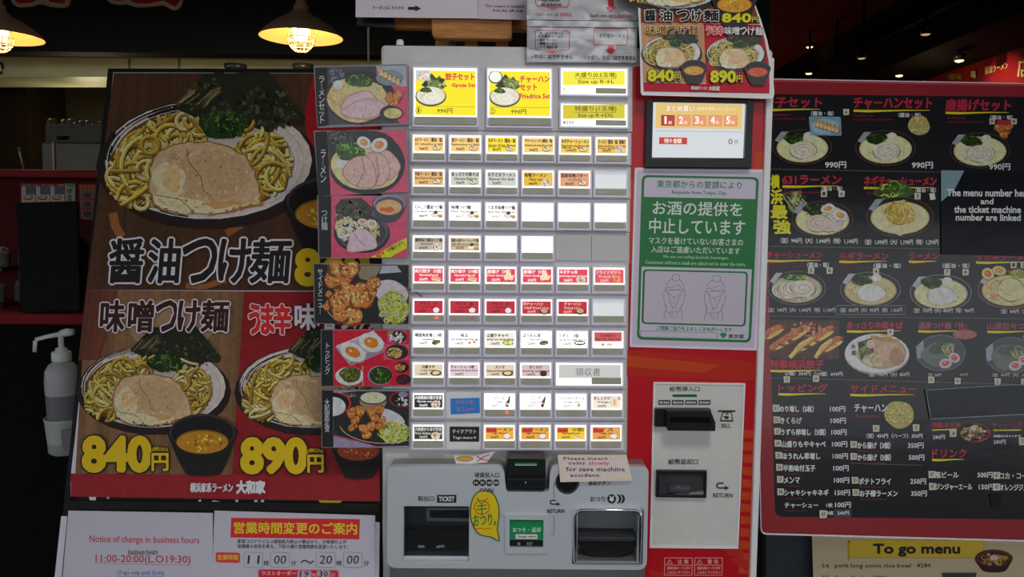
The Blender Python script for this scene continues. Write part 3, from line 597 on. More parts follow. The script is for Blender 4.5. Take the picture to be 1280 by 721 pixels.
B = {
 2: [(card(TAN, '631ラーメン（醤油・塩）', '631 ramen(Soy or Salt)', '940円', 'bowl')), card(TAN, '塩ラーメン（醤油・塩）', 'Ramen(soy or Salt)', '700円', 'bowl'), card(YEL, 'ネギラーメン（醤油・塩）', 'Green Onion Ramen', '850円', 'bowl', l3='(Soy or Salt)'),
     card((250, 208, 110), 'チャーシューメン(醤油・塩)', 'Roasted pork ramen(Soy or Salt)', '940円', 'bowl'), card((246, 204, 84), 'ネギチャーシューメン', 'Negi cha-shu ramen(Soy or Salt)', '1090円', 'bowl', l3='(醤油・塩)'), card((240, 194, 92), 'ラーメン（醤油・塩）唐揚げ', 'Ramen(Soy or Salt)', '990円', 'plate', l3='Fried chicken')],
 3: [card((226, 180, 112), '辛味ラーメン（醤油・塩）', 'Spicy Ramen (Soy or Salt)', '840円', 'bowl'), card((204, 208, 194), 'あっさり中華そば', 'Chinese Ramen', '750円', 'bowl'), card((204, 208, 200), 'お子さまラーメン', 'Ramen for kids', '350円', None),
     card((232, 186, 46), '味噌ラーメン', 'Miso ramen', '840円', 'plate'), card((228, 158, 118), '国産味噌バター', 'コーンラーメン', '890円', 'bowl'), 'dim'],
 4: [card(None, 'とんこつ醤油つけ麺', 'Soy sauce (tsukemen)', '840円', 'tsuke', extra=None), card(None, '味噌つけ麺', 'Miso (tsukemen)', '840円', 'tsuke', pc=(190, 160, 130)), card(None, 'うま辛味噌つけ麺', 'Spicy miso (tsukemen)', '890円', 'tsuke', pc=(190, 140, 120)), 'lit', 'lit', 'lit'],
 5: [card((186, 176, 160), '濃厚魚介醤油つけ麺', '(tsukemen)', '890円', 'plate'), card((206, 186, 152), '国産もも肉チャーシューつけ麺', 'with fish and pork soup', '990円', 'tsuke', l3='(tsukemen)'), 'lit', 'lit', 'none', 'none'],
 6: [card(RD, '肉汁餃子（5個）', 'Gyoza(5pcs)', '350円', 'gyoza', W_), card(RD, '肉汁餃子（10個）', 'Gyoza(10pcs)', '600円', 'gyoza', W_), card(RD, '唐揚げ（3個）', 'Fried chicken 3pcs', '350円', 'kara', W_), card(RD, '唐揚げ（5個）', 'Fried chicken 5pcs', '500円', 'kara', W_),
     card((230, 66, 84), 'ネギチャ丼', 'pork long onion rice bowl', '280円', 'plate', W_), card((222, 84, 92), 'フライドポテト', 'French fries', '250円', 'fries', (255, 200, 196))],
 7: [card(DR, 'ライス　小', 'rice (S)', '50円', 'rice', (70, 12, 20)), card(DR, 'ライス　並', 'rice (M)', '100円', 'rice', (70, 12, 20)), card(DR, 'ライス　大', 'rice (L)', '150円', 'rice', (70, 12, 20)), card(DR, '半チャーハン', 'Half fried rice', '350円', 'fried', (240, 190, 180)), card(DR, 'チャーハン', 'Fried rice', '450円', 'fried', (240, 190, 180)), 'dim'],
 8: [card(None, '韓国海苔増し 5枚', 'seaweed', '100円', 'green'), card(None, '味玉', 'soft boiled seasoning egg', '100円', 'eggs'), card((246, 238, 222), '山盛りキャベ', 'spring onion special cabbage', '100円', 'pale'), card(None, 'ほうれん草', 'Spinach', '100円', 'green', (110, 100, 80)), card(None, 'うずら　5個', "Quail's egg 5pcs", '100円', 'quail', (110, 100, 80)), 'sauce'],
 9: [card((222, 206, 176), '白髪ネギ', 'Long Onion', '150円', 'blackbowl'), card((226, 202, 206), 'チャーシュー3枚', 'Roasted pork (3pcs) baked', '240円', None), card((226, 206, 180), 'メンマ', 'Seasoned bamboo shoots', '100円', 'blackbowl'), card((216, 188, 188), 'きくらげ', 'wood ear mushrooms', '100円', 'dark'), 'receipt'],
 10: [card((24, 26, 24), '大和家肉汁餃子定食', 'Gyoza set meal', '750円', 'plate', (240, 244, 240)), 'blue', card(None, 'ビール', 'beer', '500円', 'beer', (130, 124, 110)), card(None, 'コーラ', 'Coca cola', '150円', 'cola', (130, 124, 110)), card(None, 'ジンジャーエール', 'Ginger ale', '150円', 'ginger', (110, 104, 90)), card((248, 232, 216), 'オレンジジュース', 'Orange juice', '150円', 'orange')],
 11: [card((34, 32, 30), '大和家からあげ定食', 'Fried chicken set meal', '750円', 'plate', (206, 200, 190)), 'black', card((232, 172, 50), '　　　塩ラーメン', 'Togo Ramen', '700円', 'rice', extra=redtag), card((232, 166, 60), '　　　631ラーメン', 'Togo 631Ramen', '940円', 'rice', extra=redtag), card((240, 196, 30), '　　　餃子（5個）', 'Gyoza(5pcs)', '350円', 'gyoza', extra=redtag), card((226, 160, 74), '　　　ライス', 'Togo rice', '100円', 'rice', extra=redtag)],
}
def sauce(I, x0, y0, x1, yb):
    I.rect(x0 + 4, y0 + 3, x1 - 4, y0 + 14.5, (198, 84, 84)); I.text('うま味ダレ', x0 + 11, y0 + 5.4, x1 - 11, y0 + 9, (110, 20, 20), .01, 1)
    I.text('Spicy sauce', x0 + 6, y0 + 10, x1 - 6, y0 + 13.6, (120, 24, 24), .01, 1); I.text('¥100', x0 + 13, y0 + 16.4, x0 + 26, y0 + 20.4, (60, 56, 52), .01, 1)
for r, cards in B.items():
    a, b, s_ = ROWS[r]; sl = s_ / 272; pitch = rowx(1, a) - rowx(0, a)
    for c, cd in enumerate(cards):
        x0 = rowx(c, a); y0 = a + sl * (x0 - 514); y1 = b + sl * (x0 - 514)
        if cd == 'none':
            Geo().slab(VM, R4(x0 - 1.2, y0, x0 + pitch - 2.4, y1 - 1, sl), OFFB, OFFB + .0025).build('blank_cover', m_panel, TM, bevel=.0005); continue
        if cd in ('blue', 'black'):
            Geo().slab(VM, R4(x0 - 1, y0, x0 + pitch - 2.4, y1, sl), OFFB, OFFB + .0012).build('blank_cover', m_white, TM)
            col = (44, 100, 160) if cd == 'blue' else (34, 32, 32); I = Ink(VM, OFFB + .002, GM)
            q = [(563, 498), (599.5, 497), (600, 516), (563.5, 518)] if cd == 'blue' else [(562, 533), (599, 533.2), (599, 552), (562, 551.8)]
            I.poly(q, col)
            if cd == 'blue': I.text('ドリンク', 571, 500.2, 591, 505.2, (206, 92, 110), .015, 1, sl=-.02); I.text('メニュー', 571, 508.8, 592, 513.8, (206, 92, 110), .015, 1, sl=-.02)
            else: I.text('テイクアウト', 565.5, 536.6, 595, 541.6, (216, 214, 210), .02, 1); I.text('Togo menu→', 566, 545, 595, 549.4, (206, 204, 200), .015, 1)
            I.build('signal_card', INK, TM, label='blue card with pink lettering' if cd == 'blue' else 'black card with white lettering'); continue
        if cd == 'receipt':
            def rc(I, X0, Y0, X1, YB):
                I.rect(X0 + 5, Y0 + 4, X1 - 4, Y0 + 20.5, (196, 198, 194), sl); I.text('領収書', X0 + 26, Y0 + 8, X0 + 57, Y0 + 18, (96, 96, 96), .01, 1)
            button(x0, y0, x0 + 2 * pitch - 3, y1, sl, rc, 8.5, m_glow, 43); continue
        if cd == 'sauce': button(x0, y0, x0 + pitch - 2.6, y1, sl, sauce, 7.5); continue
        if cd in ('lit', 'dim'): button(x0, y0, x0 + pitch - 2.6, y1, sl, None, 7.5, m_glow if cd == 'lit' else m_dim); continue
        button(x0, y0, x0 + pitch - 2.6, y1, sl, cd, 7.5)
def big(kind, l1, l2, num):
    def d(I, x0, y0, x1, yb):
        Y_ = (250, 232, 20); a, b = x0 + 4, x1 - 3.5; I.rect(a, y0 + 5.5, b, yb - 1.5, Y_, .01)
        I.rect(a, yb - 12.5, b, yb - 12.1, (90, 84, 20), .01)
        cx, cy = x0 + 23, y0 + 36
        nori(I, [(cx - 12, cy - 12), (cx + 1, cy - 27), (cx + 16, cy - 10), (cx + 2, cy - 4)], .3, 2.4); nori(I, [(cx - 2, cy - 14), (cx + 11, cy - 24), (cx + 20, cy - 11), (cx + 8, cy - 4)], .3, 3.2)
        I.ell(cx, cy + 2, 19.5, 12.5, (84, 74, 64)); I.ell(cx, cy + 1, 18, 11.2, (222, 220, 196)); I.strands(cx, cy + 1, 16, 9.5, [(246, 244, 226), (206, 204, 176)], 24, 10, .9)
        I.blob(cx + 1, cy + 4, 10, 6.4, (236, 230, 214), 0, .06, 18); I.arc(cx + 1, cy + 4, 6, 3.6, 0, 300, .7, (200, 190, 170)); spinach(I, cx - 6, cy - 6, 6.5, 3.6, 16, 2)
        if kind == 1: I.rect(a, y0 + 5, a + 18, y0 + 18, (196, 206, 214)); I.specks(a + 9, y0 + 12, 7, 4, [(232, 196, 150), (250, 236, 214), (214, 170, 120)], 24, 1.7)
        else: I.ell(a + 7.5, y0 + 13, 9, 8, (80, 84, 80)); I.ell(a + 7.5, y0 + 12.5, 7.6, 6.8, (246, 246, 240))
        rc_ = (206, 40, 60)
        for t, p in zip(l1, l2): I.text(t, *p, rc_, .03, 1, out=(240, 170, 60), ow=.35)
        I.ell(a + 3.4, yb - 7.2, 3.8, 3.8, (70, 60, 20)); I.ell(a + 3.4, yb - 7.2, 3.2, 3.2, Y_); I.text(num, a + 2.6, yb - 9.4, a + 4.4, yb - 5, (70, 60, 20), .01, 1)
        I.text('990円', x0 + 31, yb - 9.6, x0 + 50, yb - 3.6, (64, 54, 30), .02, 1)
    return d
button(515.5, 82.5, 598, 158, .01, big(1, ['餃子セット', 'Gyoza Set'], [(557, 91.5, 593, 100), (564.5, 104, 594.5, 110)], '1'), 9.5, label='large yellow gyoza set button')
button(607.8, 83.5, 691, 159, .01, big(2, ['チャーハン', 'セット', 'Friedrice Set'], [(650, 95, 687, 103), (650, 105, 671, 113), (650, 117, 687.5, 123)], '2'), 9.5, label='large yellow fried rice set button')
def wide(t1, t2, pr, col, y1a, full):
    def d(I, x0, y0, x1, yb):
        I.rect(x0 + 4, y0 + y1a, x1 - 5, y0 + y1a + 17.5, col, -.005); tc = (92, 84, 10)
        I.text(t1, x0 + 19, y0 + y1a + 1.5, x0 + 71, y0 + y1a + 8.5, tc, .01, 2); I.rect(x0 + 19, y0 + y1a + 8.9, x0 + 71, y0 + y1a + 9.4, tc)
        I.text(t2, x0 + 23, y0 + y1a + 10.6, x0 + 68, y0 + y1a + 16.6, tc, 0, 2); I.text(pr, x0 + 4, y0 + y1a + 19.5, x0 + 18, y0 + y1a + 24, full, .01, 1)
    return d
button(699.5, 83, 786, 119.5, .015, wide('大盛り(0.5玉増)', 'Size up R→L', '¥100', (246, 236, 60), 6, (180, 180, 180)), 7, m_glow, 42)
button(699.5, 127.5, 786, 159.5, .015, wide('特盛り(1玉増)', 'Size up R→EXL', '¥200', (214, 200, 40), 3.6, (60, 60, 60)), 7, m_glow, 42)
for px, py in ((545.6, 396.8), (590.5, 397.6), (633.5, 515.6)):
    Geo().slab(VM, R4(px - 1.3, py - 1.3, px + 1.3, py + 1.3), .012, .0145).build('indicator_light', m_led if px != 590.5 else mat('weak_red_led', (160, 40, 50), .4, emit=(200, 50, 60), es=.5), TM)

# screen -------------------------------------------------------------
SCR = plate('touch_screen', VM, [(808, 123), (942.5, 125), (939.5, 211), (806, 210)], [[(816.5, 127), (934, 129), (931, 197.5), (815, 196.5)]], .004, .016, m_black, TM, .002)
Geo().slab(VM, [(814, 126), (936, 127), (932, 199), (813, 198)], .004, .006).build('backplate', m_black, SCR)
I = Ink(VM, .0065, 1.0)
I.poly([(816.6, 126.6), (934, 129), (931, 197.8), (815, 196.8)], (206, 212, 216)); I.poly([(820.5, 129), (928.5, 131), (927, 161), (819, 160)], (226, 192, 112)); I.line([(820, 163.6), (928, 165)], .6, (150, 160, 170))
I.text('まとめ買い', 833, 132, 868, 139, (255, 246, 226), .03, 2, sl=.01, out=(190, 150, 80), ow=.3); I.text('(枚数を選択してください)', 871, 133.6, 920, 138.6, (240, 222, 170), .01, 1, sl=.01)
for i, x in enumerate((826.5, 846, 865.8, 885.6, 905)):
    c = (178, 44, 38) if i == 0 else (232, 148, 104); I.poly([(x, 143.6 + i * .1), (x + 17, 143.9 + i * .1), (x + 16.8, 157.4 + i * .1), (x - .1, 157 + i * .1)], (120, 30, 26) if i == 0 else (214, 130, 84)); I.poly([(x + .8, 144.4 + i * .1), (x + 16.2, 144.6 + i * .1), (x + 16, 156.6 + i * .1), (x + .7, 156.3 + i * .1)], c)
    I.text(str(i + 1), x + (4.4 if i == 0 else 3), 145.6, x + (6.4 if i == 0 else 7.6), 154.6, (255, 250, 246), .05, 2); I.text('枚', x + 9, 151, x + 13.6, 155.4, (250, 214, 196), .01, 1)
I.poly([(824, 171.4), (859, 172), (858.8, 180.4), (823.8, 180)], (190, 46, 34)); I.text('残り金額', 830.5, 173, 852, 179, (255, 240, 236), .02, 1)
I.text('0', 910.5, 173.4, 915.6, 180.4, (110, 110, 112), .02, 2); I.text('円', 918, 175, 922.4, 180.4, (130, 130, 130), .01, 1)
I.build('display', SCREENM, SCR)

# bill unit ----------------------------------------------------------
BU = plate('bill_unit', VM, [(817, 477.5), (932, 479), (923, 686), (812, 685)], [[(819.5, 480), (929.5, 481.3), (920.5, 683), (814.5, 682)]], .004, .0068, m_white, TM, .0005)
Geo().slab(VM, [(818, 479), (931, 480), (922, 685), (813, 684)], .004, .0048).build('recessed_plate', m_bill, BU)
g = Geo(); o0, o1 = .0048, .03
g.slab(VM, [(819, 511), (889, 511.4), (888.4, 534), (818.6, 533.6)], .0048, .016); g.slab(VM, [(833.5, 513.5), (888.6, 513.5), (894.6, 528), (894.6, 539), (834.5, 538.4)], .016, .034)
g.build('bill_slot', m_black, BU, bevel=.0015); Geo().slab(VM, [(838, 521), (886, 521.2), (889, 528.5), (837, 528)], .034, .0346).build('slot_mouth', m_blackmatt, BU)
plate('return_slot', VM, [(821, 588), (884, 588.6), (883, 622.6), (820, 621.6)], [[(824, 592.5), (881, 593), (880, 618.6), (823, 618)]], .0048, .012, m_black, BU, .001)
Geo().slab(VM, [(823, 592), (882, 592), (881, 619), (822, 618)], .0048, .006).slab(VM, [(824, 601), (835, 599), (836, 617), (824, 617.6)], .006, .009).build('slot_back', m_dark, BU)
rp = [at(835 + i, 612, 0) + np.array([0, -.008, 0]) for i in (0, 26)]
Geo().tube([VM.world([(835, 610)], .008)[0], VM.world([(861, 610)], .008)[0]], .0085, 18).build('paper_roller', mat('grey_roller', (52, 54, 60), .3, noise=.1, g=GM), BU, True)
Geo().slab(VM, [(826, 619), (880, 614), (881, 618.6), (824, 618)], .006, .010).build('ramp', m_silver_dark, BU)
I = Ink(VM, .005, GM); dk = (44, 44, 44)
I.text('紙幣挿入口', 837, 483, 874.5, 489.2, dk, .025, 2); I.poly(rpoly(R4(840.5, 492.8, 871.3, 496.2), 1.6), (16, 74, 44))
for i, t in enumerate(('¥1000', '¥2000', '¥5000', '¥10000')): x = 823 + i * 16.7; I.rect(x, 499.8, x + 15, 506, (52, 50, 48)); I.text(t, x + 1.6, 501.4, x + 13.4, 504.6, (176, 172, 164), .02, 1)
I.build('insert_lettering', INK, BU); I = I.next()
I.rect(897.5, 512.6, 919.5, 514.8, dk); I.poly([(903, 514.6), (915, 514.6), (916.4, 527), (899.6, 526.6)], dk); I.poly([(904, 516), (914, 516), (914.6, 525), (901.6, 524.8)], (158, 156, 152)); I.poly([(906, 518.2), (908.8, 516), (911.6, 518.2)], dk); I.blob(908, 521.6, 4, 1.8, dk, 0, .4); I.text('BILL', 902, 529.6, 913.6, 534.4, dk, .03, 2)
I.build('bill_symbol', INK, BU); I = I.next()
I.text('紙幣返却口', 835.5, 573.6, 872.4, 580.4, dk, .025, 2)
def retarrow(I, x, y, s, c): I.arc(x + 4 * s, y + 4 * s, 3.6 * s, 3.0 * s, 90, 270, 1.9 * s, c); I.line([(x + 4 * s, y + 1 * s), (x + 9 * s, y + 1 * s)], 1.9 * s, c); I.line([(x + 4 * s, y + 7 * s), (x + 11 * s, y + 7 * s)], 1.9 * s, c); I.poly([(x + 10.4 * s, y + 3.8 * s), (x + 16 * s, y + 7 * s), (x + 10.4 * s, y + 10 * s)], c)
retarrow(I, 895.6, 602.8, 1.0, dk); I.text('RETURN', 891.4, 616.4, 915.8, 621.6, dk, .03, 2)
I.build('return_lettering', INK, BU)

# coin panel ---------------------------------------------------------
outer = rpoly([(484.5, 583.5), (629.5, 583.5), (633, 614), (686, 614.6), (688, 583.5), (811, 584), (808.5, 712.5), (483, 710)], [7, 9, 3, 3, 9, 8, 12, 12])
tick = rpoly([(504.5, 632.5), (586.5, 633), (586, 702.5), (504, 702)], 2)
tray = rpoly([(722, 638), (798.5, 638.6), (796, 703), (721, 702.6)], [5, 5, 1, 1])
keyw = rpoly([(634.5, 646.5), (683, 647), (682.4, 689), (634.5, 688.6)], 1.5)
coinb = [(709 + 15 * math.cos(a), 603 + 15 * math.sin(a)) for a in np.linspace(0, 2 * math.pi, 28, endpoint=False)]
CP = plate('coin_panel', VM, outer, [tick, tray, keyw, coinb], .045, .06, m_silver, TM, .003)
Geo().slab(VM, [(490, 600), (806, 600), (804, 706), (489.5, 705)], .004, .0122).build('recess_back', m_silver_dark, CP)
Geo().ring(VM, outer, [tuple(np.array(p) * .994 + np.array((646, 648)) * .006) for p in outer], .004, .047).build('panel_skirt', m_silver_dark, CP)  # darker metal puts the shade of the top ledge into its colour
Geo().add([*VM.world([(487, 707), (806, 709)], .058), *VM.world([(487, 722), (806, 724)], .02), *VM.world([(487, 722), (806, 724)], .004), *VM.world([(487, 705), (806, 706)], .004)], [[0, 1, 3, 2], [2, 3, 5, 4], [4, 5, 7, 6], [6, 7, 1, 0], [0, 2, 4, 6], [1, 7, 5, 3]]).build('sloping_underside', mat('dark_grey_slope', (96, 96, 98), .5, noise=.05, g=GM), CP)
# ticket window
TW = Geo().ring(VM, tick, inset(tick, .6), .012, .050).build('ticket_outlet', m_dark, CP)
Geo().slab(VM, [(504, 632), (587, 632), (587, 703), (503, 702)], .0124, .014).build('back_wall', m_dark, TW)
plate('ticket_slot', VM, [(533, 635), (586.5, 635), (586.5, 652), (533, 651)], [[(537, 637.5), (586, 637.5), (586, 648), (537, 647.5)]], .03, .036, m_silver_dark, TW, .0005)
Geo().slab(VM, [(534, 636), (586, 636), (586, 650), (534, 650)], .028, .031).build('slot_mouth', m_blackmatt, TW)
Geo().slab(VM, [(504.5, 662), (586, 662.4), (586, 688), (504.5, 687.5)], .0142, .034).build('ticket_shelf', m_black, TW)
Geo().slab(VM, [(505, 694.5), (585.8, 695), (585.6, 701.4), (504.8, 701)], .014, .050).build('chrome_lip', m_silver, TW, bevel=.001)  # lighter silver stands in for bright sky reflected in the chrome
Geo().slab(VM, [(522, 681.6), (530, 681.4), (531, 684.4), (523, 684.6)], .034, .0345).slab(VM, [(546, 682), (555, 681), (556, 683.6), (545, 685)], .034, .0345).build('ticket_stub', m_white, TW)
Geo().slab(VM, [(505, 633.4), (586, 633.6), (585.8, 694), (504.6, 693.6)], .051, .0518).build('clear_flap', m_clear, TW)
# change tray
TR = plate('change_tray', VM, rpoly([(716, 634), (803.5, 634.6), (801.5, 704), (716.5, 703.5)], [7, 7, 2, 2]), [tray], .058, .064, m_silver, CP, .0022)
Geo().ring(VM, rpoly([(717.4, 633), (805, 633.8), (803, 705), (715, 704.5)], [8, 8, 2, 2]), rpoly([(716, 634), (803.5, 634.6), (801.5, 704), (716.5, 703.5)], [7, 7, 2, 2]), .0595, .0606).build('tray_gasket', m_blackmatt, TR)
Geo().tube(VM.world([(719.3, 702), (719.3, 645), (721, 639.6), (726, 637.2), (795, 637.6), (799.6, 640), (800.8, 645), (799.2, 702.4)], .066), .0022, 8).build('tray_rail', m_chrome, TR, True)
Geo().ring(VM, tray, inset(tray, .5), .012, .058).build('tray_walls', m_silver_dark, TR)
Geo().slab(VM, [(721, 637), (799, 637), (797, 704), (720, 703)], .0122, .015).build('tray_back', mat('tray_grey', (92, 94, 96), .35, .2, noise=.05, g=GM), TR)
n = 14; top_ = [(723 + 73 * t, 674.5 + 1.2 * math.sin(math.pi * t)) for t in np.linspace(0, 1, n)]; bot_ = [(796 - 73 * t, 679 + 20 * math.sin(math.pi * t) ** .6) for t in np.linspace(0, 1, n)]
Geo().slab(VM, top_ + bot_, .016, .046).build('coin_scoop', m_black, TR, bevel=.001)
Geo().slab(VM, [(722, 670.5), (797, 671), (797, 677), (722, 676.5)], .016, .050).build('scoop_edge', m_dark, TR, bevel=.002)
Geo().slab(VM, [(722, 699.5), (796, 700.5), (796, 702.6), (722, 702)], .02, .056).build('tray_lip', m_silver_dark, TR)
# change-return button
BT = plate('return_button', VM, rpoly([(631, 643), (685.5, 643.6), (685, 692), (631, 691.6)], 3), [rpoly([(637, 649.5), (679.5, 650), (679, 684.5), (637, 684)], 1)], .058, .0635, m_silver, CP, .002)
Geo().slab(VM, [(636.5, 649), (680, 649), (679.5, 685), (636.5, 684.6)], .050, .0585).build('button_face', m_black, BT)
I = Ink(VM, .0587, GM); I.poly([(637.4, 650.4), (679, 650.8), (678.8, 675), (637.4, 674.6)], (22, 108, 62)); I.text('おつり・返却', 641, 659, 676, 665, (150, 190, 160), .01, 1)
I.poly([(643, 666.6), (673, 666.8), (673, 674.6), (643, 674.4)], (70, 70, 70)); I.poly([(644.4, 667.6), (671.8, 667.8), (671.8, 673.6), (644.4, 673.4)], (176, 172, 166)); I.text('Change return', 646, 669, 670, 672.4, (60, 56, 54), .01, 1)
I.ell(648.5, 679.4, 2, 2, (96, 96, 96)); I.text('NY', 659, 677.4, 666, 681.6, (110, 110, 110), .01, 1); I.build('button_legend', GLOSS, BT)
# coin slot
CS = plate('coin_slot', VM, rpoly([(634, 573), (682, 573.6), (682, 613), (634, 612.4)], [2, 2, 1, 1]), [], .012, .052, m_black, CP, .002)
Geo().slab(VM, rpoly([(634.5, 598), (681.5, 598.4), (681.5, 612), (634.5, 611.4)], 2), .052, .066).build('coin_mouth', m_black, CS, bevel=.002)
Geo().slab(VM, R4(643.6, 578.4, 671, 580.6), .052, .0525).build('green_lens', m_green, CS); Geo().slab(VM, R4(643.6, 580.8, 671, 581.6), .052, .0524).build('lens_edge', m_white, CS)
Geo().slab(VM, R4(640, 603.8, 676, 604.6), .066, .0664).build('slot_line', m_blackmatt, CS)
Geo().slab(VM, R4(656.3, 602.4, 657.8, 603.9), .066, .067).build('pin', m_white, CS)
RB = Geo().ring(VM, coinb, [(709 + 12.5 * math.cos(a), 603 + 12.5 * math.sin(a)) for a in np.linspace(0, 2 * math.pi, 28, endpoint=False)], .012, .058).build('round_knob', m_dark, CP)
Geo().slab(VM, [(709 + 12.6 * math.cos(a), 603 + 12.6 * math.sin(a)) for a in np.linspace(0, 2 * math.pi, 28, endpoint=False)], .012, .050).build('knob_face', m_black, RB, bevel=.001)
I = Ink(VM, .0602, GM); dk = (30, 30, 32)
I.text('硬貨投入口', 593.4, 590.4, 624, 596.8, dk, .02, 2)
for t, x in (('10', 595), ('50', 603), ('100', 611.4), ('500', 620.2)): I.ell(x, 603.2, 4.3, 4.2, dk); I.text(t, x - (2.2 if len(t) < 3 else 3.3), 601.4, x + (2.2 if len(t) < 3 else 3.3), 605, (190, 190, 192), .03, 1)
I.text('COIN', 599.4, 610.4, 616.4, 615.6, dk, .05, 2)
I.build('coin_lettering', INK, CP); I = I.next()
I.rect(546, 618.4, 570.5, 628.2, dk); [I.rect(545.4, 619.4 + k * 1.7, 546.4, 620.2 + k * 1.7, (150, 154, 158)) for k in range(5)]; I.text('取出口', 522.4, 620, 542.4, 626, dk, .02, 2); I.text('TICKET', 548.6, 620.6, 568, 626.2, (176, 178, 180), .05, 2)
I.build('ticket_lettering', INK, CP); I = I.next()
I.text('おつり', 738, 620.4, 756.4, 626.8, dk, .01, 2); I.ell(776.6, 623.4, 4.6, 5.6, dk); I.ell(773.4, 623.4, 4.6, 5.6, (150, 154, 158)); I.ell(772.2, 623.4, 4.6, 5.6, dk); I.ell(769, 623.4, 4.6, 5.6, (150, 154, 158)); I.ell(764.6, 623.4, 5.6, 5.8, dk); I.text('¥', 761.8, 620, 767.4, 626.8, (176, 178, 180), .06, 1)
I.text('返却ボタン', 735.4, 600.4, 763, 606.4, dk, .01, 2)
I.build('change_lettering', INK, CP); I = I.next()
retarrow(I, 687.6, 624.4, .8, dk); I.text('RETURN', 684, 636.4, 705.4, 641, dk, .04, 2)
I.segs([(697.5, 603.4), (692.4, 603.4), (692.4, 622.4)], .5, dk); I.segs([(692.4, 645), (692.4, 668.4), (688.6, 668.4)], .5, dk)
I.build('return_symbol', INK, CP)

# machine top knob
Geo().lathe(at(500, 57, .05), [(0.006, 0), (0.006, .006), (.004, .009), (.0001, .009)], 12).build('top_bolt', m_white, TM, True)
# ------------------------------------------------------------------ big leaning menu board at the left
LB = lean(18.6, 280, 622, 0.03)
bd = thing('menu_board', 'tall black-framed menu board with large dipping noodle poster leaning left of the machine', 'sign board', LB.world([(280, 900)])[0] * (1, 1, 0))
Geo().slab(LB, [(135, 85.5), (470, 86), (475, 640), (463, 1100), (38, 1100), (79, 640)], -0.03, -0.001).build('backing_board', m_board, bd)
Geo().ring(LB, [(135, 85.5), (472, 86), (475.2, 640), (79, 637)], [(141, 91), (466, 91), (473, 629), (88, 625)], -0.001, .004).build('frame', m_board, bd, bevel=.001)
Geo().slab(LB, [(76.5, 645), (84, 645), (73, 760), (64, 760)], -.001, .003).build('white_lower_panel', m_paperM, bd)
Geo().slab(LB, [(468, 652), (474.6, 653), (473, 760), (468, 760)], -.001, .003).build('white_lower_panel', m_paperM, bd)
I = Ink(LB, .0002, GL); wl = (168, 168, 170)
I.poly([(111, 619), (120, 619), (120, 627), (116, 629), (112, 625)], wl); I.poly([(154, 627), (157, 627), (157, 630.4), (184, 631.2), (184, 634), (154, 633)], wl); I.poly([(133, 619), (137, 619), (136, 624), (133, 622)], wl); I.ell(413, 618, 18, 14, (160, 136, 20))
for x, y in ((250, 627), (268, 628), (273, 629), (296, 627), (320, 627), (328, 627), (491, 0)): 
    if y: I.blob(x, y - .5, 4 if x in (268, 273) else 2.4, 2.2, wl, 0, .2, 9)
I.build('hidden_print', INK, bd)
PO = [(141.5, 90.5), (472.5, 91.5), (475, 626.5), (88.5, 620.5)]
POSTER = thing('noodle_poster', 'large dark wood-toned dipping noodle poster with three plates and red bottom band', 'poster', LB.world([(280, 624)], .004)[0])
def grid_edge(): return [(141.5, 90.5), (472.5, 91.5), (475, 626.5), (88.5, 620.5), (88, 604), (89, 588), (94, 545)]
Geo().slab(LB, grid_edge(), .004, .0048).build('poster_sheet', m_paperM, POSTER)
def ink(off, S=LB, g=GL * .85): return Ink(S, off, g)
I = ink(.005)
I.wood([(142, 91), (386, 91.5), (396, 363.5), (108, 362)], (52, 33, 21), 70, .10); I.poly([(386, 91.5), (472.5, 92), (474, 364), (396, 363.5)], (50, 31, 20))
I.poly([(392, 91.5), (472.5, 92), (473, 180), (394, 186), (384, 172), (381, 140)], (116, 14, 24))
I.line([(141, 266), (144, 282), (152, 296)], 11, (108, 66, 34)); I.line([(283, 292), (296, 284), (302, 280)], 9, (100, 62, 32)); I.line([(232, 357), (256, 358), (282, 350)], 7, (104, 64, 32)); I.line([(308, 312), (330, 300)], 6, (84, 52, 30))
I.wood([(108, 362), (305, 364), (290, 594.5), (94, 592)], (92, 66, 44), 60, .12); I.wood([(108, 362), (148, 362.4), (126, 450), (98, 450)], (72, 38, 28), 16, .12)
I.poly([(305, 364), (474, 364.5), (475, 596), (290, 594.5)], (100, 18, 22)); I.poly([(88.2, 591.5), (475, 595), (475, 626.5), (88.6, 620.5)], (108, 22, 26))
I.build('background_print', PHOTO, POSTER)
T = I.top(); TT = []; I = ink(T); tsukemen(I, 258, 202, 1.0, 1.0); cup(I, 412, 262, 1.32, (142, 96, 28)); TT.append(I.top()); I.build('dish_picture', PHOTO, POSTER, label='large plate of noodles with chashu, spinach and seaweed')
I = ink(T); I.ell(214, 408, 52, 34, (112, 90, 68)); tsukemen(I, 191, 485, .69, .75); cup(I, 253, 548, 1.0, (138, 94, 22)); TT.append(I.top()); I.build('dish_picture', PHOTO, POSTER, label='plate of noodles beside black soup cup on pale wood')
I = ink(T); tsukemen(I, 388, 486, .69, .75); cup(I, 448, 560, .82, (120, 50, 28)); TT.append(I.top()); I.build('dish_picture', PHOTO, POSTER, label='plate of noodles on red ground')
T = max(TT) + .0001; I = ink(T); ol = (158, 154, 164)
for ch, a, b in (('醤', 135, 176), ('油', 184, 222), ('つ', 226, 268), ('け', 272, 310), ('麺', 312, 360)): I.text(ch, a, 299, b, 353, (24, 20, 20), .035, 3, out=ol, ow=2.6, skew=.08)
I.build('title_lettering', INK, POSTER); I = ink(T)
for ch, a, b in (('味', 125, 154), ('噌', 160, 190), ('つ', 194, 220), ('け', 222, 248), ('麺', 251, 284)): I.text(ch, a, 376, b, 414, (42, 20, 16), .035, 2, out=ol, ow=1.9, skew=.06)
I.build('title_lettering', INK, POSTER); I = ink(T)
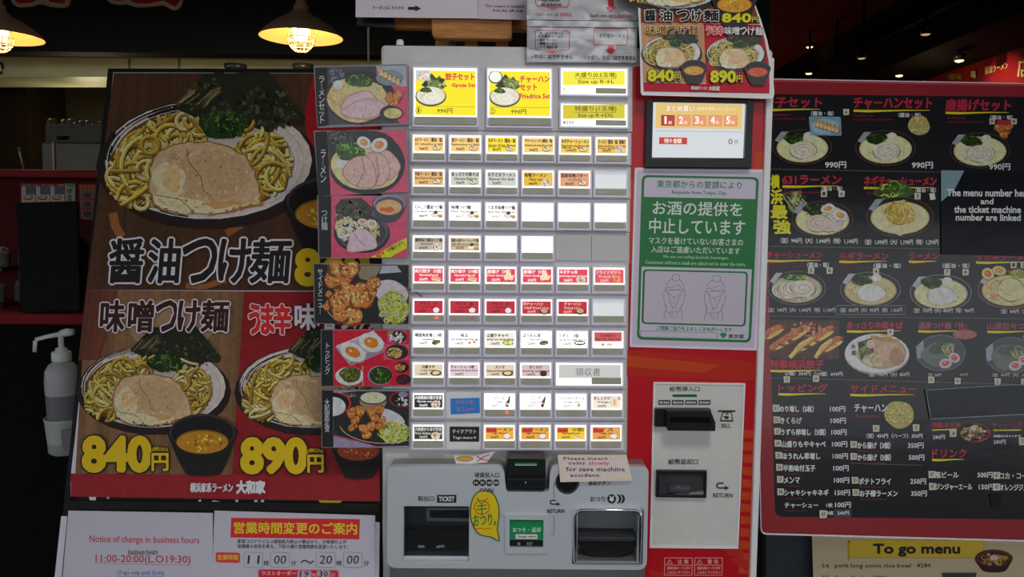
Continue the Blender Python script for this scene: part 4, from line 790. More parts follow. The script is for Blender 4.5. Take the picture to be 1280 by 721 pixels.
for ch, a, b in (('う', 312, 325), ('ま', 327, 342), ('辛', 343, 363)): I.text(ch, a, 381, b, 417, (150, 28, 28), .05, 2, out=ol, ow=1.6)
for ch, a, b in (('味', 369, 394), ('噌', 397, 419), ('つ', 422, 440), ('け', 442, 459), ('麺', 461, 476)): I.text(ch, a, 380, b, 412, (158, 154, 160), .03, 2, out=(50, 30, 28), ow=1)
I.build('title_lettering', INK, POSTER)
ye, bk = (158, 132, 16), (24, 22, 20)
def price(x0, x1, y0, y1, num, ye=ye, s=1.0, yen=True, ow=2.8):
    I = ink(T); w_ = (x1 - x0) * .78; I.text(num, x0, y0, x0 + w_, y1, ye, .085, 3, out=bk, ow=ow)
    h = y1 - y0; I.text('円', x0 + w_ + ow * 1.1, y0 + h * .48, x1, y1, ye, .04, 2, out=bk, ow=ow * .6); I.text('(税込)', x0 + w_ + ow, y0 + h * .28, x1, y0 + h * .42, ye, .03, 1, out=bk, ow=ow * .35)
    I.build('price_lettering', INK, POSTER)
price(105, 210, 547, 588, '840'); price(303, 404, 549, 590, '890')
I = ink(T); I.text('840', 371, 313, 460, 355, ye, .085, 3); I.build('price_lettering', INK, POSTER)
I = ink(T); I.text('横浜家系ラーメン', 238, 603.6, 291, 615, (170, 160, 166), .045, 2); I.text('大和家', 296, 601, 331, 616.4, (176, 168, 174), .07, 2); I.build('shop_lettering', INK, POSTER)

# papers fixed under it
def paper(name, label, S, pts, off, g, m=m_paperM, cat='notice', th=.0006):
    t = thing(name, label, cat, S.world([np.mean(pts, 0)], off)[0]); Geo().slab(S, pts, off, off + th).build('sheet', m, t); return t, Ink(S, off + th + .0001, g)
m_paperL = mat('notice_paper', (128, 126, 134), .6, noise=.02, g=GL)
P, I = paper('hours_notice', 'white paper notice of changed business hours in red English lettering', LB, [(85.5, 638), (266, 641), (266, 760), (75, 760)], .004, GL, m_paperL)
rd, bl = (128, 30, 46), (40, 38, 42)
I.text('Notice of change in business hours', 112, 669, 249, 679.8, rd, .015, 2, sl=.012); I.build('heading', INK, P); I = I.next()
I.text('business hours', 160.5, 686.4, 197, 692.4, bl, .02, 1); I.rect(160, 692.6, 197, 693, bl); I.text('11:00-20:00(L.O19:30)', 119.5, 693, 238, 705, rd, .012, 2, sl=.012); I.line([(118, 703.4), (238, 706.4)], .5, rd); I.build('hours_lettering', INK, P); I = I.next()
I.text('(Togo only until 22:00)', 147, 712.6, 205, 719, (50, 70, 116), .01, 1, sl=.02); I.rect(147, 720, 205, 720.5, (50, 70, 116)); I.build('togo_lettering', INK, P)
P, I = paper('hours_notice', 'white laminated hours notice with red banner and handwritten times', LB, [(268, 638), (469, 644), (468.6, 760), (264, 760)], .0055, GL, m_paperL)
I.poly([(289, 647), (450, 648.6), (449, 674), (288, 671.6)], (142, 28, 30)); I.text('営業時間変更のご案内', 292.4, 652.2, 446, 666.6, (170, 134, 30), .03, 3, sl=.008); I.build('banner', INK, P); I = I.next()
I.text('新型コロナウイルス感染拡大防止の観点から、お客様および', 297, 673.8, 433, 678.8, bl, .005, 1, sl=.006); I.text('従業員の安全を考え、下記の通り営業時間を変更いたします。', 297, 679.8, 435, 685, bl, .005, 1, sl=.008); I.build('small_lettering', INK, P); I = I.next()
I.poly(rpoly([(269.6, 690), (300, 690.6), (300, 703.6), (269.6, 702.6)], 3), (144, 40, 34)); I.text('営業時間', 272, 693, 297.6, 699.8, (168, 124, 50), .03, 1); I.build('hours_tag', INK, P); I = I.next()
for a, b, t in ((305, 328.6, '11'), (338, 362, '00'), (395, 419.6, '20'), (429, 453, '00')):
    I.frame(rpoly([(a, 689.8), (b, 690.6), (b, 709.4), (a, 708.8)], 2.4, 3), .5, (88, 88, 92)); I.text(t, a + 4, 694, b - 5, 704.6, (22, 22, 24), .01, 2, skew=.12)
for a, t in ((330, '時'), (364, '分'), (421, '時'), (455, '分')): I.text(t, a, 700.6, a + 6, 707, (60, 58, 60), 0, 1)
I.line([(376, 703), (380, 700), (384, 701.4), (388, 704), (392, 701)], 1.5, (30, 30, 32)); I.build('time_lettering', INK, P); I = I.next()
I.poly(rpoly([(323, 711.6), (423, 712.6), (423, 724), (323, 724)], 3), (142, 26, 34)); I.text('ラストオーダー', 327, 713.6, 370, 719, (150, 120, 124), .02, 1)
for a, b, t in ((372, 389, '19'), (396, 412.6, '30')): I.poly(rpoly([(a, 713), (b, 713), (b, 724), (a, 724)], 2), (116, 110, 124)); I.text(t, a + 2.6, 713.6, b - 3, 721, (22, 22, 24), .01, 1, skew=.1)
I.text('時', 390, 716, 395, 721, (160, 100, 100), 0, 1); I.text('分', 414, 716, 419, 721, (160, 100, 100), 0, 1); I.build('last_order_tag', INK, P)

# ------------------------------------------------------------------ six laminated category cards on the machine's left edge
SCd = vplane(-0.008)
def ccard(label, lam, pic, strip, txt, tb, draw):
    t = thing('category_card', label, 'menu card', SCd.world([np.mean(lam, 0)])[0], 'laminated category cards at the machine edge')
    Geo().slab(SCd, lam, 0, .0009).build('laminate_sheet', m_lamc, t)
    I = Ink(SCd, .001, GC); I.poly(strip, (30, 32, 33)); I.text(txt, *tb, (188, 188, 190), .01, 2, sp=.82); I.build('title_strip', GLOSS, t)
    I = Ink(SCd, .001, GC); draw(I, pic); I.build('dish_picture', PHOTOG, t); return t
GC = 2.6
m_lamc = mat('card_laminate', (92, 88, 92), .15, noise=.1, nscale=12, g=GC)
def clipcard(f):
    return f
pk = (156, 52, 80)
def c1(I, p):
    I.poly(p, pk); I.poly([(409, 84), (470, 82.6), (472, 118), (500, 154), (411, 156)], (40, 42, 44)); I.poly([(470, 82.6), (507.6, 82), (508.4, 108), (480, 108)], (120, 128, 140)); I.ell(450, 122, 44, 34, (26, 26, 28), 0, 30, a0=-165, a1=195)
    I.specks(420, 95, 10, 9, [(70, 72, 90), (30, 34, 40), (96, 96, 116)], 60, 1.4); I.blob(447, 125, 39, 27, (176, 142, 96), 10, .05, 26); I.strands(430, 118, 20, 18, [(196, 158, 104), (166, 128, 80)], 50, 12, 1.2)
    spinach(I, 449, 101, 16, 8, 46, 1.4); I.ell(422.5, 106, 6.4, 5.6, (186, 170, 186)); I.strands(470, 112, 9, 9, [(200, 170, 120), (176, 140, 90)], 20, 10, 1.1)
    I.poly(smooth([(425, 136), (432, 122), (448, 114), (462, 114), (472, 124), (484, 132), (478, 142), (462, 150), (440, 148), (428, 144)]), (150, 108, 96)); I.poly(smooth([(427, 135), (434, 123), (449, 116), (461, 115), (470, 125), (481, 132), (475, 141), (460, 147), (440, 146), (430, 142)]), (166, 136, 140))
    I.line([(428, 138), (444, 127), (460, 123), (472, 127)], .8, (112, 70, 74)); I.line([(452, 124), (455, 136), (450, 146)], 1.4, (190, 164, 160)); I.specks(455, 133, 22, 12, [(186, 160, 160), (146, 112, 116)], 40, 1)
    I.ell(487, 97, 17, 10, (92, 102, 112)); gyoza(I, 474, 90, 500, 104, 5, 5, 1, 1); karaage(I, 494, 124, 13, 9, 4, .6); I.ell(487, 141, 12.5, 9.5, (34, 30, 34), -8); I.ell(491, 141, 13, 8, (26, 24, 26)); I.ell(491, 141.6, 11.4, 6.6, (176, 144, 90)); I.specks(491, 141.6, 9, 5, [(200, 168, 110), (146, 112, 60)], 40, .9)
c1pic = [(409, 84), (508, 82), (510, 154), (411.5, 156)]
ccard('topmost laminated card with ramen bowl, dumplings and fried chicken', rpoly([(392, 82.4), (508.6, 80), (512.4, 156), (396.6, 160)], 1), c1pic, [(393.4, 84.6), (409, 84), (411.5, 156.4), (397, 158.6)], 'ラ\n｜\nメ\nン\nセ\nッ\nト', (398, 95, 406, 154), c1)
def c2(I, p):
    I.poly(p, pk); I.poly(smooth([(410, 165), (440, 163.4), (470, 163.6), (490, 172), (504, 192), (506, 210), (498, 228), (480, 240), (456, 243), (430, 236), (414, 220), (411, 190)], 2), (22, 24, 26)); I.specks(428, 175, 17, 11, [(44, 52, 40), (26, 32, 26), (66, 72, 54)], 90, 2)
    I.blob(456, 208, 42, 30, (178, 148, 104), 8, .04, 26); I.ell(427.5, 204, 8, 6, (188, 184, 178)); spinach(I, 438, 190, 18, 12, 60, 1.7)
    for q in ([(486, 188), (500, 204), (498, 216), (484, 226), (472, 210), (474, 192)], [(462, 190), (480, 194), (488, 214), (478, 232), (462, 228), (452, 206)], [(444, 196), (460, 196), (470, 214), (468, 234), (448, 234), (430, 222), (430, 208)]):
        P = smooth(q); c = P.mean(0); I.poly(P, (132, 90, 74)); I.poly(c + (P - c) * .94, (160, 130, 122)); I.specks(c[0], c[1], 13, 14, [(176, 148, 142), (138, 104, 98)], 36, 1.1)
    I.line([(452, 196), (456, 214), (446, 232)], .9, (106, 66, 56)); I.line([(470, 196), (474, 216), (470, 230)], .9, (106, 66, 56)); egg(I, 455, 178, 9, 7, 30, (206, 110, 60)); egg(I, 474, 181, 10.5, 8.5, -20, (206, 100, 40))
ccard('laminated card second from top with chashu ramen and two egg halves', rpoly([(392, 163.4), (508, 161.6), (512, 240), (398, 245)], 1), [(409, 164), (507, 162.6), (510.4, 239.4), (413.4, 244)], [(393.4, 165), (409, 164), (413.4, 244), (398, 244.6)], 'ラ\n｜\nメ\nン', (400.5, 187, 407.5, 228), lambda I, p: c2(I, [(409, 164), (507, 162.6), (510.4, 239.4), (413.4, 244)]))
def c3(I, p):
    I.poly([(414, 245), (508.6, 246), (508.6, 321.6), (414, 321.6)], pk); I.blob(452, 290, 35, 27, (30, 28, 34), 8, .03, 28); I.blob(452, 288, 33, 25, (62, 58, 68), 8, .03, 28); I.blob(452, 289, 30, 22, (38, 36, 42), 8, .03, 28)
    nori(I, [(419, 258), (426, 249), (452, 247), (468, 262), (458, 276), (436, 280), (421, 276)], .6, 1.3); I.specks(422, 268, 4, 12, [(110, 104, 90), (60, 56, 46)], 16, 1.4)
    I.strands(434, 286, 15, 16, [(196, 172, 134), (170, 144, 104), (214, 196, 160)], 60, 16, 1.6, -30); I.strands(462, 288, 14, 14, [(190, 162, 116), (164, 134, 90)], 44, 14, 1.3); egg(I, 453, 277, 6, 4, 5, (190, 110, 50)); egg(I, 465, 280, 6.2, 5.6, 0, (196, 120, 50))
    P = smooth([(438, 292), (448, 286), (460, 288), (470, 300), (470, 310), (452, 314), (434, 314), (436, 300)]); I.poly(P, (150, 112, 108)); c = P.mean(0); I.poly(c + (P - c) * .95, (166, 138, 146)); I.line([(442, 292), (452, 304), (458, 308)], .8, (120, 84, 86))
    I.poly(smooth([(466, 250), (470, 272), (480, 278), (496, 276), (506, 262), (507, 250), (486, 243)], 3), (48, 44, 54)); I.ell(487, 254, 20.5, 11, (104, 98, 112)); I.ell(487, 256, 18, 10, (60, 54, 62)); I.ell(486, 259, 16, 9.6, (186, 124, 84)); I.blob(484, 262, 8, 4, (172, 72, 34), 0, .3)
    I.poly([(463, 321.6), (508.6, 296.6), (508.6, 310), (488, 321.6)], (182, 158, 20)); I.text('NEW', 470, 315, 481, 320.6, (176, 30, 30), .05, 1, rot=-27); I.text('つけ麺あります！', 481.6, 306, 506, 311, (50, 44, 20), .03, 1, rot=-27)
ccard('laminated card third from top with dipping noodles and a yellow corner banner', rpoly([(396.6, 243.6), (509.6, 245), (509.4, 322.6), (398, 322.6)], 1), None, [(398, 245), (414, 245), (414, 321.6), (399, 321.6)], 'つ\nけ\n麺', (401.6, 263, 409.4, 287.4), c3)
def c4(I, p):
    I.poly([(408, 331), (510.6, 331.4), (510.4, 404.6), (408.4, 404.4)], (30, 30, 32)); I.poly([(444, 332), (478, 332), (466, 352), (450, 348)], (106, 94, 76)); I.poly([(478, 332), (496, 332), (502, 340), (474, 342)], (128, 130, 140)); I.arc(470, 395, 70, 42, -80, -10, 2, (70, 72, 78)); I.blob(489, 366, 22, 16, (150, 142, 150), 20, .05, 20)
    I.arc(440, 376, 34, 29, 95, 160, 1, (130, 126, 120)); karaage(I, 429, 347, 24, 22, 5, 1.4); karaage(I, 412, 378, 10, 18, 3, .8); karaage(I, 462, 366, 19, 21, 4, 1.2); karaage(I, 438, 382, 27, 25, 6, 1.6, 1.08); cabbage(I, 492, 384, 20, 22, 120, 1.0)
ccard('laminated card fourth from top with close fried chicken and shredded cabbage', rpoly([(391.6, 328.6), (511.4, 330.6), (511.2, 405.6), (392.6, 404.4)], 1), None, [(392.6, 330), (408, 330.4), (408.4, 404), (393.6, 403.6)], 'サ\nイ\nド\nメ\nニ\nュ\n｜', (397, 336, 403.4, 393), c4)
def c5(I, p):
    rr = (160, 24, 42); I.poly([(417, 412.6), (511.6, 412.6), (511.6, 481.8), (417, 482)], rr); I.poly([(417, 412.6), (484, 413), (484, 457), (418, 457)], (150, 22, 38))
    I.poly([(418.6, 434), (467, 412.8), (482, 430), (480, 440), (438, 457.6)], (112, 96, 116)); I.poly([(420, 432), (467, 413), (481, 429), (436, 453)], (158, 148, 164)); I.poly([(424, 432), (466, 415.6), (476, 428), (437, 448)], (136, 124, 140))
    egg(I, 441, 440, 17, 11, 25, (206, 92, 26)); egg(I, 464, 428, 16, 11.6, 18, (214, 96, 20))
    for q in ([(484.6, 413), (508, 413), (508, 428.4), (484.6, 428.4)], [(479.6, 430), (511, 430), (511, 449.6), (479.6, 449.6)]): I.poly(q, (168, 60, 84))
    I.ell(498, 421, 10.6, 8, (40, 36, 36)); I.specks(495, 422, 9, 6, [(190, 180, 176), (160, 150, 146)], 26, 2); I.specks(488, 417, 4, 3, [(90, 110, 50)], 8, 1.4); I.ell(496, 440, 14.4, 9.6, (36, 32, 34)); I.strands(493, 441, 10, 7, [(196, 140, 70), (210, 170, 110), (160, 100, 40)], 50, 8, 1)
    I.ell(502, 459, 9, 7, (30, 24, 24)); I.strands(500, 459, 7, 5, [(196, 130, 70), (170, 100, 50)], 24, 7, 1.2); I.ell(504, 474, 9.6, 6.4, (40, 26, 28)); I.specks(503, 474, 7, 4.4, [(90, 40, 44), (60, 24, 28)], 24, 1)
    I.poly([(418.4, 458), (453, 458), (453, 482), (418.4, 482)], rr); I.ell(437, 470, 18, 11.6, (160, 164, 180)); I.blob(438, 468, 14, 9.6, (62, 66, 20), -5, .1); I.specks(438, 468, 12, 8, [(90, 92, 30), (44, 46, 14), (120, 116, 60)], 50, 1.4)
    I.poly([(454, 458), (487, 458), (491, 482), (454, 482)], (156, 28, 46)); I.ell(475, 469, 15.6, 12, (112, 104, 112)); I.ell(476, 469, 14.4, 11, (40, 34, 36)); spinach(I, 476, 470, 12, 9, 50, 1.3); I.line([(453.4, 457.6), (453.4, 482)], .7, (196, 150, 160))
ccard('laminated card fifth from top with egg halves and small topping bowls', rpoly([(400.8, 411.4), (512.4, 411.6), (512.4, 482.6), (401.4, 483.2)], 1), None, [(401.6, 412.4), (416, 412.6), (416.6, 482.2), (402, 482.4)], 'ト\nッ\nピ\nン\nグ', (406, 428, 412.6, 468), c5)
def c6(I, p):
    I.poly([(417, 488), (510.6, 488), (510.6, 558.6), (417, 558.8)], (116, 108, 130)); I.poly([(417, 492), (448, 488.6), (511, 489), (511, 557), (470, 558), (417, 545)], (34, 36, 36)); I.line([(418, 544), (445, 551), (473, 559)], 1.2, (170, 60, 90)); I.specks(436, 494, 9, 3, [(110, 100, 30), (70, 60, 90)], 30, 1.4)
    I.ell(417, 504, 22, 14, (150, 40, 46), a0=-90, a1=90); I.ell(416, 504, 20.6, 13, (28, 24, 26), a0=-90, a1=90); I.ell(416, 508, 16, 12, (160, 156, 168), a0=-90, a1=90)
    I.poly(smooth([(450, 498), (454, 512), (466, 514), (478, 512), (483, 498), (466, 490)], 3), (110, 100, 76)); I.ell(466.6, 497, 18, 8.6, (50, 44, 40)); I.ell(466.6, 497, 16, 7, (176, 162, 130)); I.specks(466, 497, 12, 5, [(200, 186, 160), (196, 90, 50), (150, 130, 96)], 26, 1)
    I.ell(503, 499, 16, 9.6, (150, 36, 44), a0=60, a1=285); I.ell(503, 499, 15, 8.8, (28, 26, 26), a0=60, a1=285); I.specks(503, 502, 8, 5, [(176, 168, 160)], 14, 1.6); I.ell(504, 493, 6, 3.4, (112, 104, 120))
    I.arc(480, 528, 56, 26, 20, 170, 1.1, (130, 124, 100)); I.ell(485, 522, 22, 10, (150, 150, 156), 20); cabbage(I, 492, 540, 20, 15, 110, 1.05); karaage(I, 447, 518, 14, 9, 4, .8); karaage(I, 443, 532, 9, 9, 3, .6); karaage(I, 471, 517, 13, 10, 4, .8); karaage(I, 461, 538, 13, 10, 4, .9, 1.1); karaage(I, 478, 530, 10, 9, 3, .6)
ccard('lowest laminated card with fried chicken set meal and rice', rpoly([(401.6, 486.6), (511.6, 487), (511.4, 559.6), (402, 559.6)], 1), None, [(402.4, 487.6), (416.6, 488), (416.6, 558.8), (402.8, 558.8)], '大\n和\n家\n定\n食', (405.4, 498.4, 412.2, 540), c6)

# ------------------------------------------------------------------ papers on top of the machine
ST = thing('wooden_display_stand', 'varnished wooden tabletop stand on top of the machine holding the coupon sheets', 'stand', at(590, 57, .12))
SS = vplane(.12)
Geo().slab(SS, [(492, 12), (657, 12), (668, 38), (492, 35)], 0, .02).build('rear_rail', m_pine, ST, bevel=.002)
Geo().slab(vplane(.09), rpoly([(538.5, 10), (640, 10), (640, 47), (634, 49), (545, 47.4), (540, 44)], 2), 0, .022).build('front_block', m_pine, ST, bevel=.004)
for a in (545, 582, 620.6): Geo().slab(vplane(.13), [(a, 46), (a + 14, 46), (a + 15, 60), (a - 1.4, 60)], -.01, .012).build('leg', m_pine, ST, bevel=.0015)
Geo().lathe(at(564.6, 57, .12), [(.008, 0), (.008, .006), (.005, .012), (.0001, .013)], 12).build('screw', m_chrome, ST, True)
SQ = vplane(.06)
P, I = paper('coupon_sheet', 'white coupon sheet with Japanese line and black arrow on the wooden stand', SQ, [(444.5, -60), (597, -60), (597, 23), (444.5, 21.4)], 0, GC, mat('coupon_paper', (150, 142, 150), .6, noise=.02, g=GC))
I.text('クーポンはこちらから', 466, 7.4, 505, 11.6, (30, 28, 30), .04, 1); I.build('lettering', INK, P); I = I.next(); I.poly([(510, 8.4), (519, 8.6), (519, 6.6), (526.6, 10.6), (519, 14.4), (519, 12.4), (510, 12.4)], (24, 22, 24)); I.build('arrow', INK, P)
P, I = paper('coupon_sheet', 'white sheet reading that the coupon is available, right of the arrow sheet', SQ, [(597.4, -60), (662, -60), (662, 25), (597.4, 23.4)], .0008, GC, mat('coupon_paper', (144, 134, 142), .6, noise=.02, g=GC))
I.text('The coupon is available', 606.4, 5.6, 656, 9.8, (34, 30, 32), .03, 1, sl=.02); I.text('from this QR code.', 616, 11, 655, 15.2, (34, 30, 32), .03, 1, sl=.02); I.build('lettering', INK, P)
Geo().slab(vplane(.1), [(446, 10), (492, 10), (492, 35), (446, 31)], 0, .01).build('bracket', m_black, ST)
tag(Geo().tube([at(460, -30, .5), at(460.6, 82, .5)], .0022).build('hanging_cable', mat('pale_cable', (96, 104, 90), .5, noise=.1, g=2)), 'thin pale vertical cable hanging left of the machine top', 'cable')

# rules sheet in plastic sleeve
SV = vplane(-.012)
m_rules = mat('rules_sheet_paper', (186, 183, 190), .5, noise=.05, nscale=9, g=GC)
P, I = paper('size_rules_sheet', 'crinkled sleeved sheets of size rules with red arrows above the machine buttons', SV, [(659, -60), (799, -60), (795.6, 78), (658.8, 77)], 0, GC, m_rules)
gr_, k_ = (150, 146, 158), (36, 34, 38); rdd = (164, 44, 56)
Geo().slab(SV, [(659, 25.4), (798, 27), (797.6, 34.6), (659, 33)], .0007, .0012).build('sleeve_fold', mat('pale_fold', (176, 176, 184), .2, noise=.05, g=GC), P)
Geo().slab(SV, [(658.8, 33), (797.6, 34.6), (797.5, 35.2), (658.8, 33.6)], .0008, .0018).slab(SV, [(659, 24.4), (798, 26), (798, 26.5), (659, 25)], .0008, .0018).build('sleeve_edge', m_dark, P)
I = Ink(SV, .0014, GC)
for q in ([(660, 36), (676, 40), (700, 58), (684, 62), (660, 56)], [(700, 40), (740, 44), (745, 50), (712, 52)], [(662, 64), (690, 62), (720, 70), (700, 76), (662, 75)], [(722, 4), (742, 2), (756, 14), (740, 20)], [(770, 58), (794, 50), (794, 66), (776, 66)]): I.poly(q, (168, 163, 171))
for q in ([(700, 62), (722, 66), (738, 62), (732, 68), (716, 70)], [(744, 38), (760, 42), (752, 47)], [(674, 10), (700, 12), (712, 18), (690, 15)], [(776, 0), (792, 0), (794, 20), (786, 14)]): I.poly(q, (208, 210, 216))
I.build('painted_crease_shading', GLOSS, P); I = I.next()  # flat light and dark patches paint crease glare and shade
I.frame(rpoly([(669.4, 37.4), (711.6, 38.6), (711.4, 63), (669, 62)], 3, 3), .8, rdd); I.frame(rpoly([(742.4, 35), (785, 36), (784, 56.6), (742, 55.6)], 3, 3), .8, rdd); I.segs([(669.6, -4), (669.4, 4), (672, 7.6), (709, 8.6), (711.6, 5), (711.8, -4)], .8, rdd)
I.poly([(687, 63), (694, 63), (694, 64), (698, 64), (690, 67), (683, 64), (687, 64)], rdd); I.poly([(760, 56), (767, 56), (767, 62), (770, 62), (763.4, 68), (757, 62), (760, 62)], rdd); I.poly([(760, -6), (767, -6), (767, 9), (770.4, 9), (763.4, 15), (757, 9), (760, 9)], rdd); I.poly([(687, 8.6), (695, 8.8), (698, 9), (691, 13.6), (684, 9)], (190, 110, 122)); I.build('red_boxes_and_arrows', GLOSS, P); I = I.next()
for t, y in (('・真っ黒な中華そば', 39.6), ('　今日濃厚ラーメン', 43.6), ('・辛辛ラーメン', 48), ('・味噌ラーメン', 52.6), ('・つけ麺各種', 57)): I.text(t, 672, y, 704 if y < 46 else 697, y + 3.6, k_, .01, 1, sl=.01)
I.text('・お子様ラーメン', 746, 42, 781, 47, k_, .02, 1); I.text('・特盛にはできません', 665, 68, 716, 73.4, k_, .03, 2, sl=.005); I.text('・大盛り、特盛にはできません', 731, 69, 795, 74.6, k_, .03, 2, sl=.005); I.build('japanese_lettering', GLOSS, P); I = I.next()
I.text('- Mini Ramen', 673, -1.6, 700, 1.8, k_, .02, 1); I.text('- All tsukemen', 673, 3.4, 702, 7, k_, .02, 1); I.text("Can't size up", 669, 15.6, 698, 20.6, (84, 82, 90), .01, 1, sl=.01); I.text('(EXL)', 700, 16, 714, 21, (170, 60, 70), .02, 1); I.text("Can't size up", 737, 17.4, 766, 22, (50, 48, 54), .02, 1); I.text('(L)&(EXL)', 767, 17.6, 789, 22.4, (170, 40, 52), .02, 1); I.build('english_lettering', GLOSS, P)
Geo().slab(SV, [(658, -60), (800, -60), (796.4, 79), (658, 78)], .0024, .0027).build('plastic_sleeve', m_sleeve, P)

# small dipping noodle poster at the top right
a_ = math.radians(4); SP = Surf(at(880, 110, -.03), (0.05, -math.cos(a_), -math.sin(a_) * .3))
lam = smooth([(795, -70), (799, 60), (801, 118.6), (880, 120.6), (968, 123.4), (968, 118), (964, 76), (954, 34), (942, 0), (918, -104)], 3)
lam = [(792, -104), (797, 0), (800, 60), (801, 116), (803, 119), (880, 121), (962, 123.6), (967, 122), (968, 116), (964.6, 76), (959, 50), (951, 24), (942, 0), (918, -104)]
P = thing('noodle_poster', 'small glossy dipping noodle poster hanging over the machine top right corner', 'poster', SP.world([(880, 60)])[0])
GP = 2.6
Geo().slab(SP, lam, 0, .0008).build('laminate_sheet', mat('poster_laminate', (170, 160, 170), .12, noise=.1, nscale=10, g=GP), P)
I = Ink(SP, .001, GP); paperc = (166, 152, 158)
R_ = [(947, 0), (955, 24), (961, 50), (962, 76), (962, 116)]
I.poly([(795.6, -101), (801, 60), (803, 115.6), (880, 118), (962, 120.4), (965.4, 116), (962, 76), (956.6, 50), (949, 24), (939, -2), (915, -101)], (176, 158, 164))
I.wood([(798, -98), (912, -98), (950, 30), (801, 28.5)], (100, 46, 24), 30, .1); I.wood([(801, 28.5), (880, 29.6), (882.6, 104), (804, 103)], (140, 104, 76), 30, .08)
I.poly([(879.6, 29.6), (950.6, 31), (956, 50), (961, 78), (962, 107), (882.6, 105)], (136, 24, 32)); I.poly([(804, 103), (962, 106.6), (961.6, 117), (804.6, 114.4)], (132, 20, 34)); I.build('background_print', GLOSS, P)
T2 = I.top(); TT = []; I = Ink(SP, T2, GP); tsukemen(I, 842, -28, .54, .4, br=1.2); cup(I, 918, 3, .66, (170, 108, 30), .6); TT.append(I.top()); I.build('dish_picture', PHOTOG, P)
I = Ink(SP, T2, GP); tsukemen(I, 839, 66, .275, .38, br=1.15); cup(I, 867.4, 86.6, .385, (160, 110, 40), .5); TT.append(I.top()); I.build('dish_picture', PHOTOG, P)
I = Ink(SP, T2, GP); tsukemen(I, 919, 67.6, .275, .38, br=1.15); cup(I, 947, 88.4, .385, (166, 60, 26), .5); TT.append(I.top()); I.build('dish_picture', PHOTOG, P)
T3 = max(TT) + .0001; ow_ = (176, 160, 150); I = Ink(SP, T3, GP)
for ch, a, b in (('醤', 806, 819), ('油', 825, 840), ('つ', 846, 862), ('け', 865, 877), ('麺', 880, 898)): I.text(ch, a, 12.6, b, 26, (24, 18, 18), .05, 2, out=(186, 170, 156), ow=1.0)
I.build('title_lettering', GLOSS, P)
def pr(t, x0, y0, x1, y1, x2):
    I = Ink(SP, T3, GP); I.text(t, x0, y0, x1, y1, (190, 152, 26), .08, 2, out=(30, 22, 16), ow=1.1); I.text('円', x1 + 1.4, y0 + (y1 - y0) * .42, x2, y1, (200, 164, 40), .03, 1, out=(30, 22, 16), ow=.7); I.build('price_lettering', GLOSS, P)
pr('840', 903, 17, 938.6, 27.6, 948); pr('840', 810.4, 87.6, 842, 101, 851); pr('890', 888.6, 88.6, 919.4, 102.6, 928)
I = Ink(SP, T3, GP)
for i, ch in enumerate('味噌つけ麺'): I.text(ch, 808 + i * 13.4, 32.4, 819.6 + i * 13.4, 42.4, (92, 32, 24), .03, 1, out=(190, 150, 110), ow=.7)
I.build('title_lettering', GLOSS, P); I = Ink(SP, T3, GP)
for i, ch in enumerate('うま辛'): I.text(ch, 883 + i * 7.2, 33, 889.4 + i * 7.2, 43.4, (160, 30, 34), .05, 1, out=(190, 160, 156), ow=.7)
for i, ch in enumerate('味噌つけ麺'): I.text(ch, 906 + i * 9.6, 33.4 + i * .15, 914.6 + i * 9.6, 43.4 + i * .15, (186, 176, 172), .03, 1, out=(50, 20, 20), ow=.6)
I.build('title_lettering', GLOSS, P)
I = Ink(SP, T3, GP); I.text('横浜家系ラーメン', 864, 107.6, 884, 112, (190, 170, 150), .04, 1, sl=.02); I.text('大和家', 886, 107.6, 899.6, 113.2, (196, 176, 150), .06, 1, sl=.02); I.build('shop_lettering', GLOSS, P)

# ------------------------------------------------------------------ green request notice on the red panel
SN = vplane(-.0055)
P = thing('request_notice', 'green and white laminated notice about alcohol with two bowing figures', 'notice', SN.world([(870, 320)])[0])
Geo().slab(SN, rpoly([(793.4, 209.4), (957.4, 212), (946.4, 438), (787, 433.6)], 2), 0, .0009).build('laminate_sheet', m_lam, P)
gg, wp_ = (36, 88, 50), (150, 144, 156)
def warp(p):                                 # the sheet's own grid: 0..140 across, 0..210 down
    u, v = p[:, :1] / 140, p[:, 1:] / 210; q = [np.array(x, float) for x in ((796.4, 212.6), (953.6, 215.6), (942.6, 434.6), (790, 430.4))]
    return (q[0] * (1 - u) + q[1] * u) * (1 - v) + (q[3] * (1 - u) + q[2] * u) * v
I = Ink(SN, .001, GM, warp)
I.poly([(0, 0), (140, 0), (140, 210), (0, 210)], wp_); I.poly(rpoly([(5.4, 5.6), (136, 5.6), (136, 204), (5.4, 204)], 7), gg); I.poly(rpoly([(8.4, 8.4), (133, 8.4), (133, 32), (8.4, 32)], [5, 5, 0, 0]), wp_); I.poly(rpoly([(8.2, 116), (133, 116), (133, 201), (8.2, 201)], [0, 0, 5, 5]), wp_)
I.poly(rpoly([(10, 119), (129, 119), (129, 185), (10, 185)], 5), gg); I.poly(rpoly([(12.4, 121), (126.8, 121), (126.8, 183), (12.4, 183)], 3.6), (146, 140, 150)); I.build('notice_print', GLOSS, P)
T4 = I.top(); I = Ink(SN, T4, GM, warp); gd = (40, 92, 60)
I.text('東京都からの要請により', 22.6, 11.4, 117, 20.4, gd, .015, 2); I.text('Requests from Tokyo City', 39.6, 23.4, 100, 29, gd, .01, 1); I.build('heading', GLOSS, P); I = Ink(SN, T4, GM, warp)
I.text('お酒の提供を', 19, 36.6, 119, 53, (158, 164, 158), .018, 3); I.text('中止しています', 15.6, 57.4, 123, 75.6, (158, 164, 158), .018, 3); I.build('main_lettering', GLOSS, P); I = Ink(SN, T4, GM, warp)
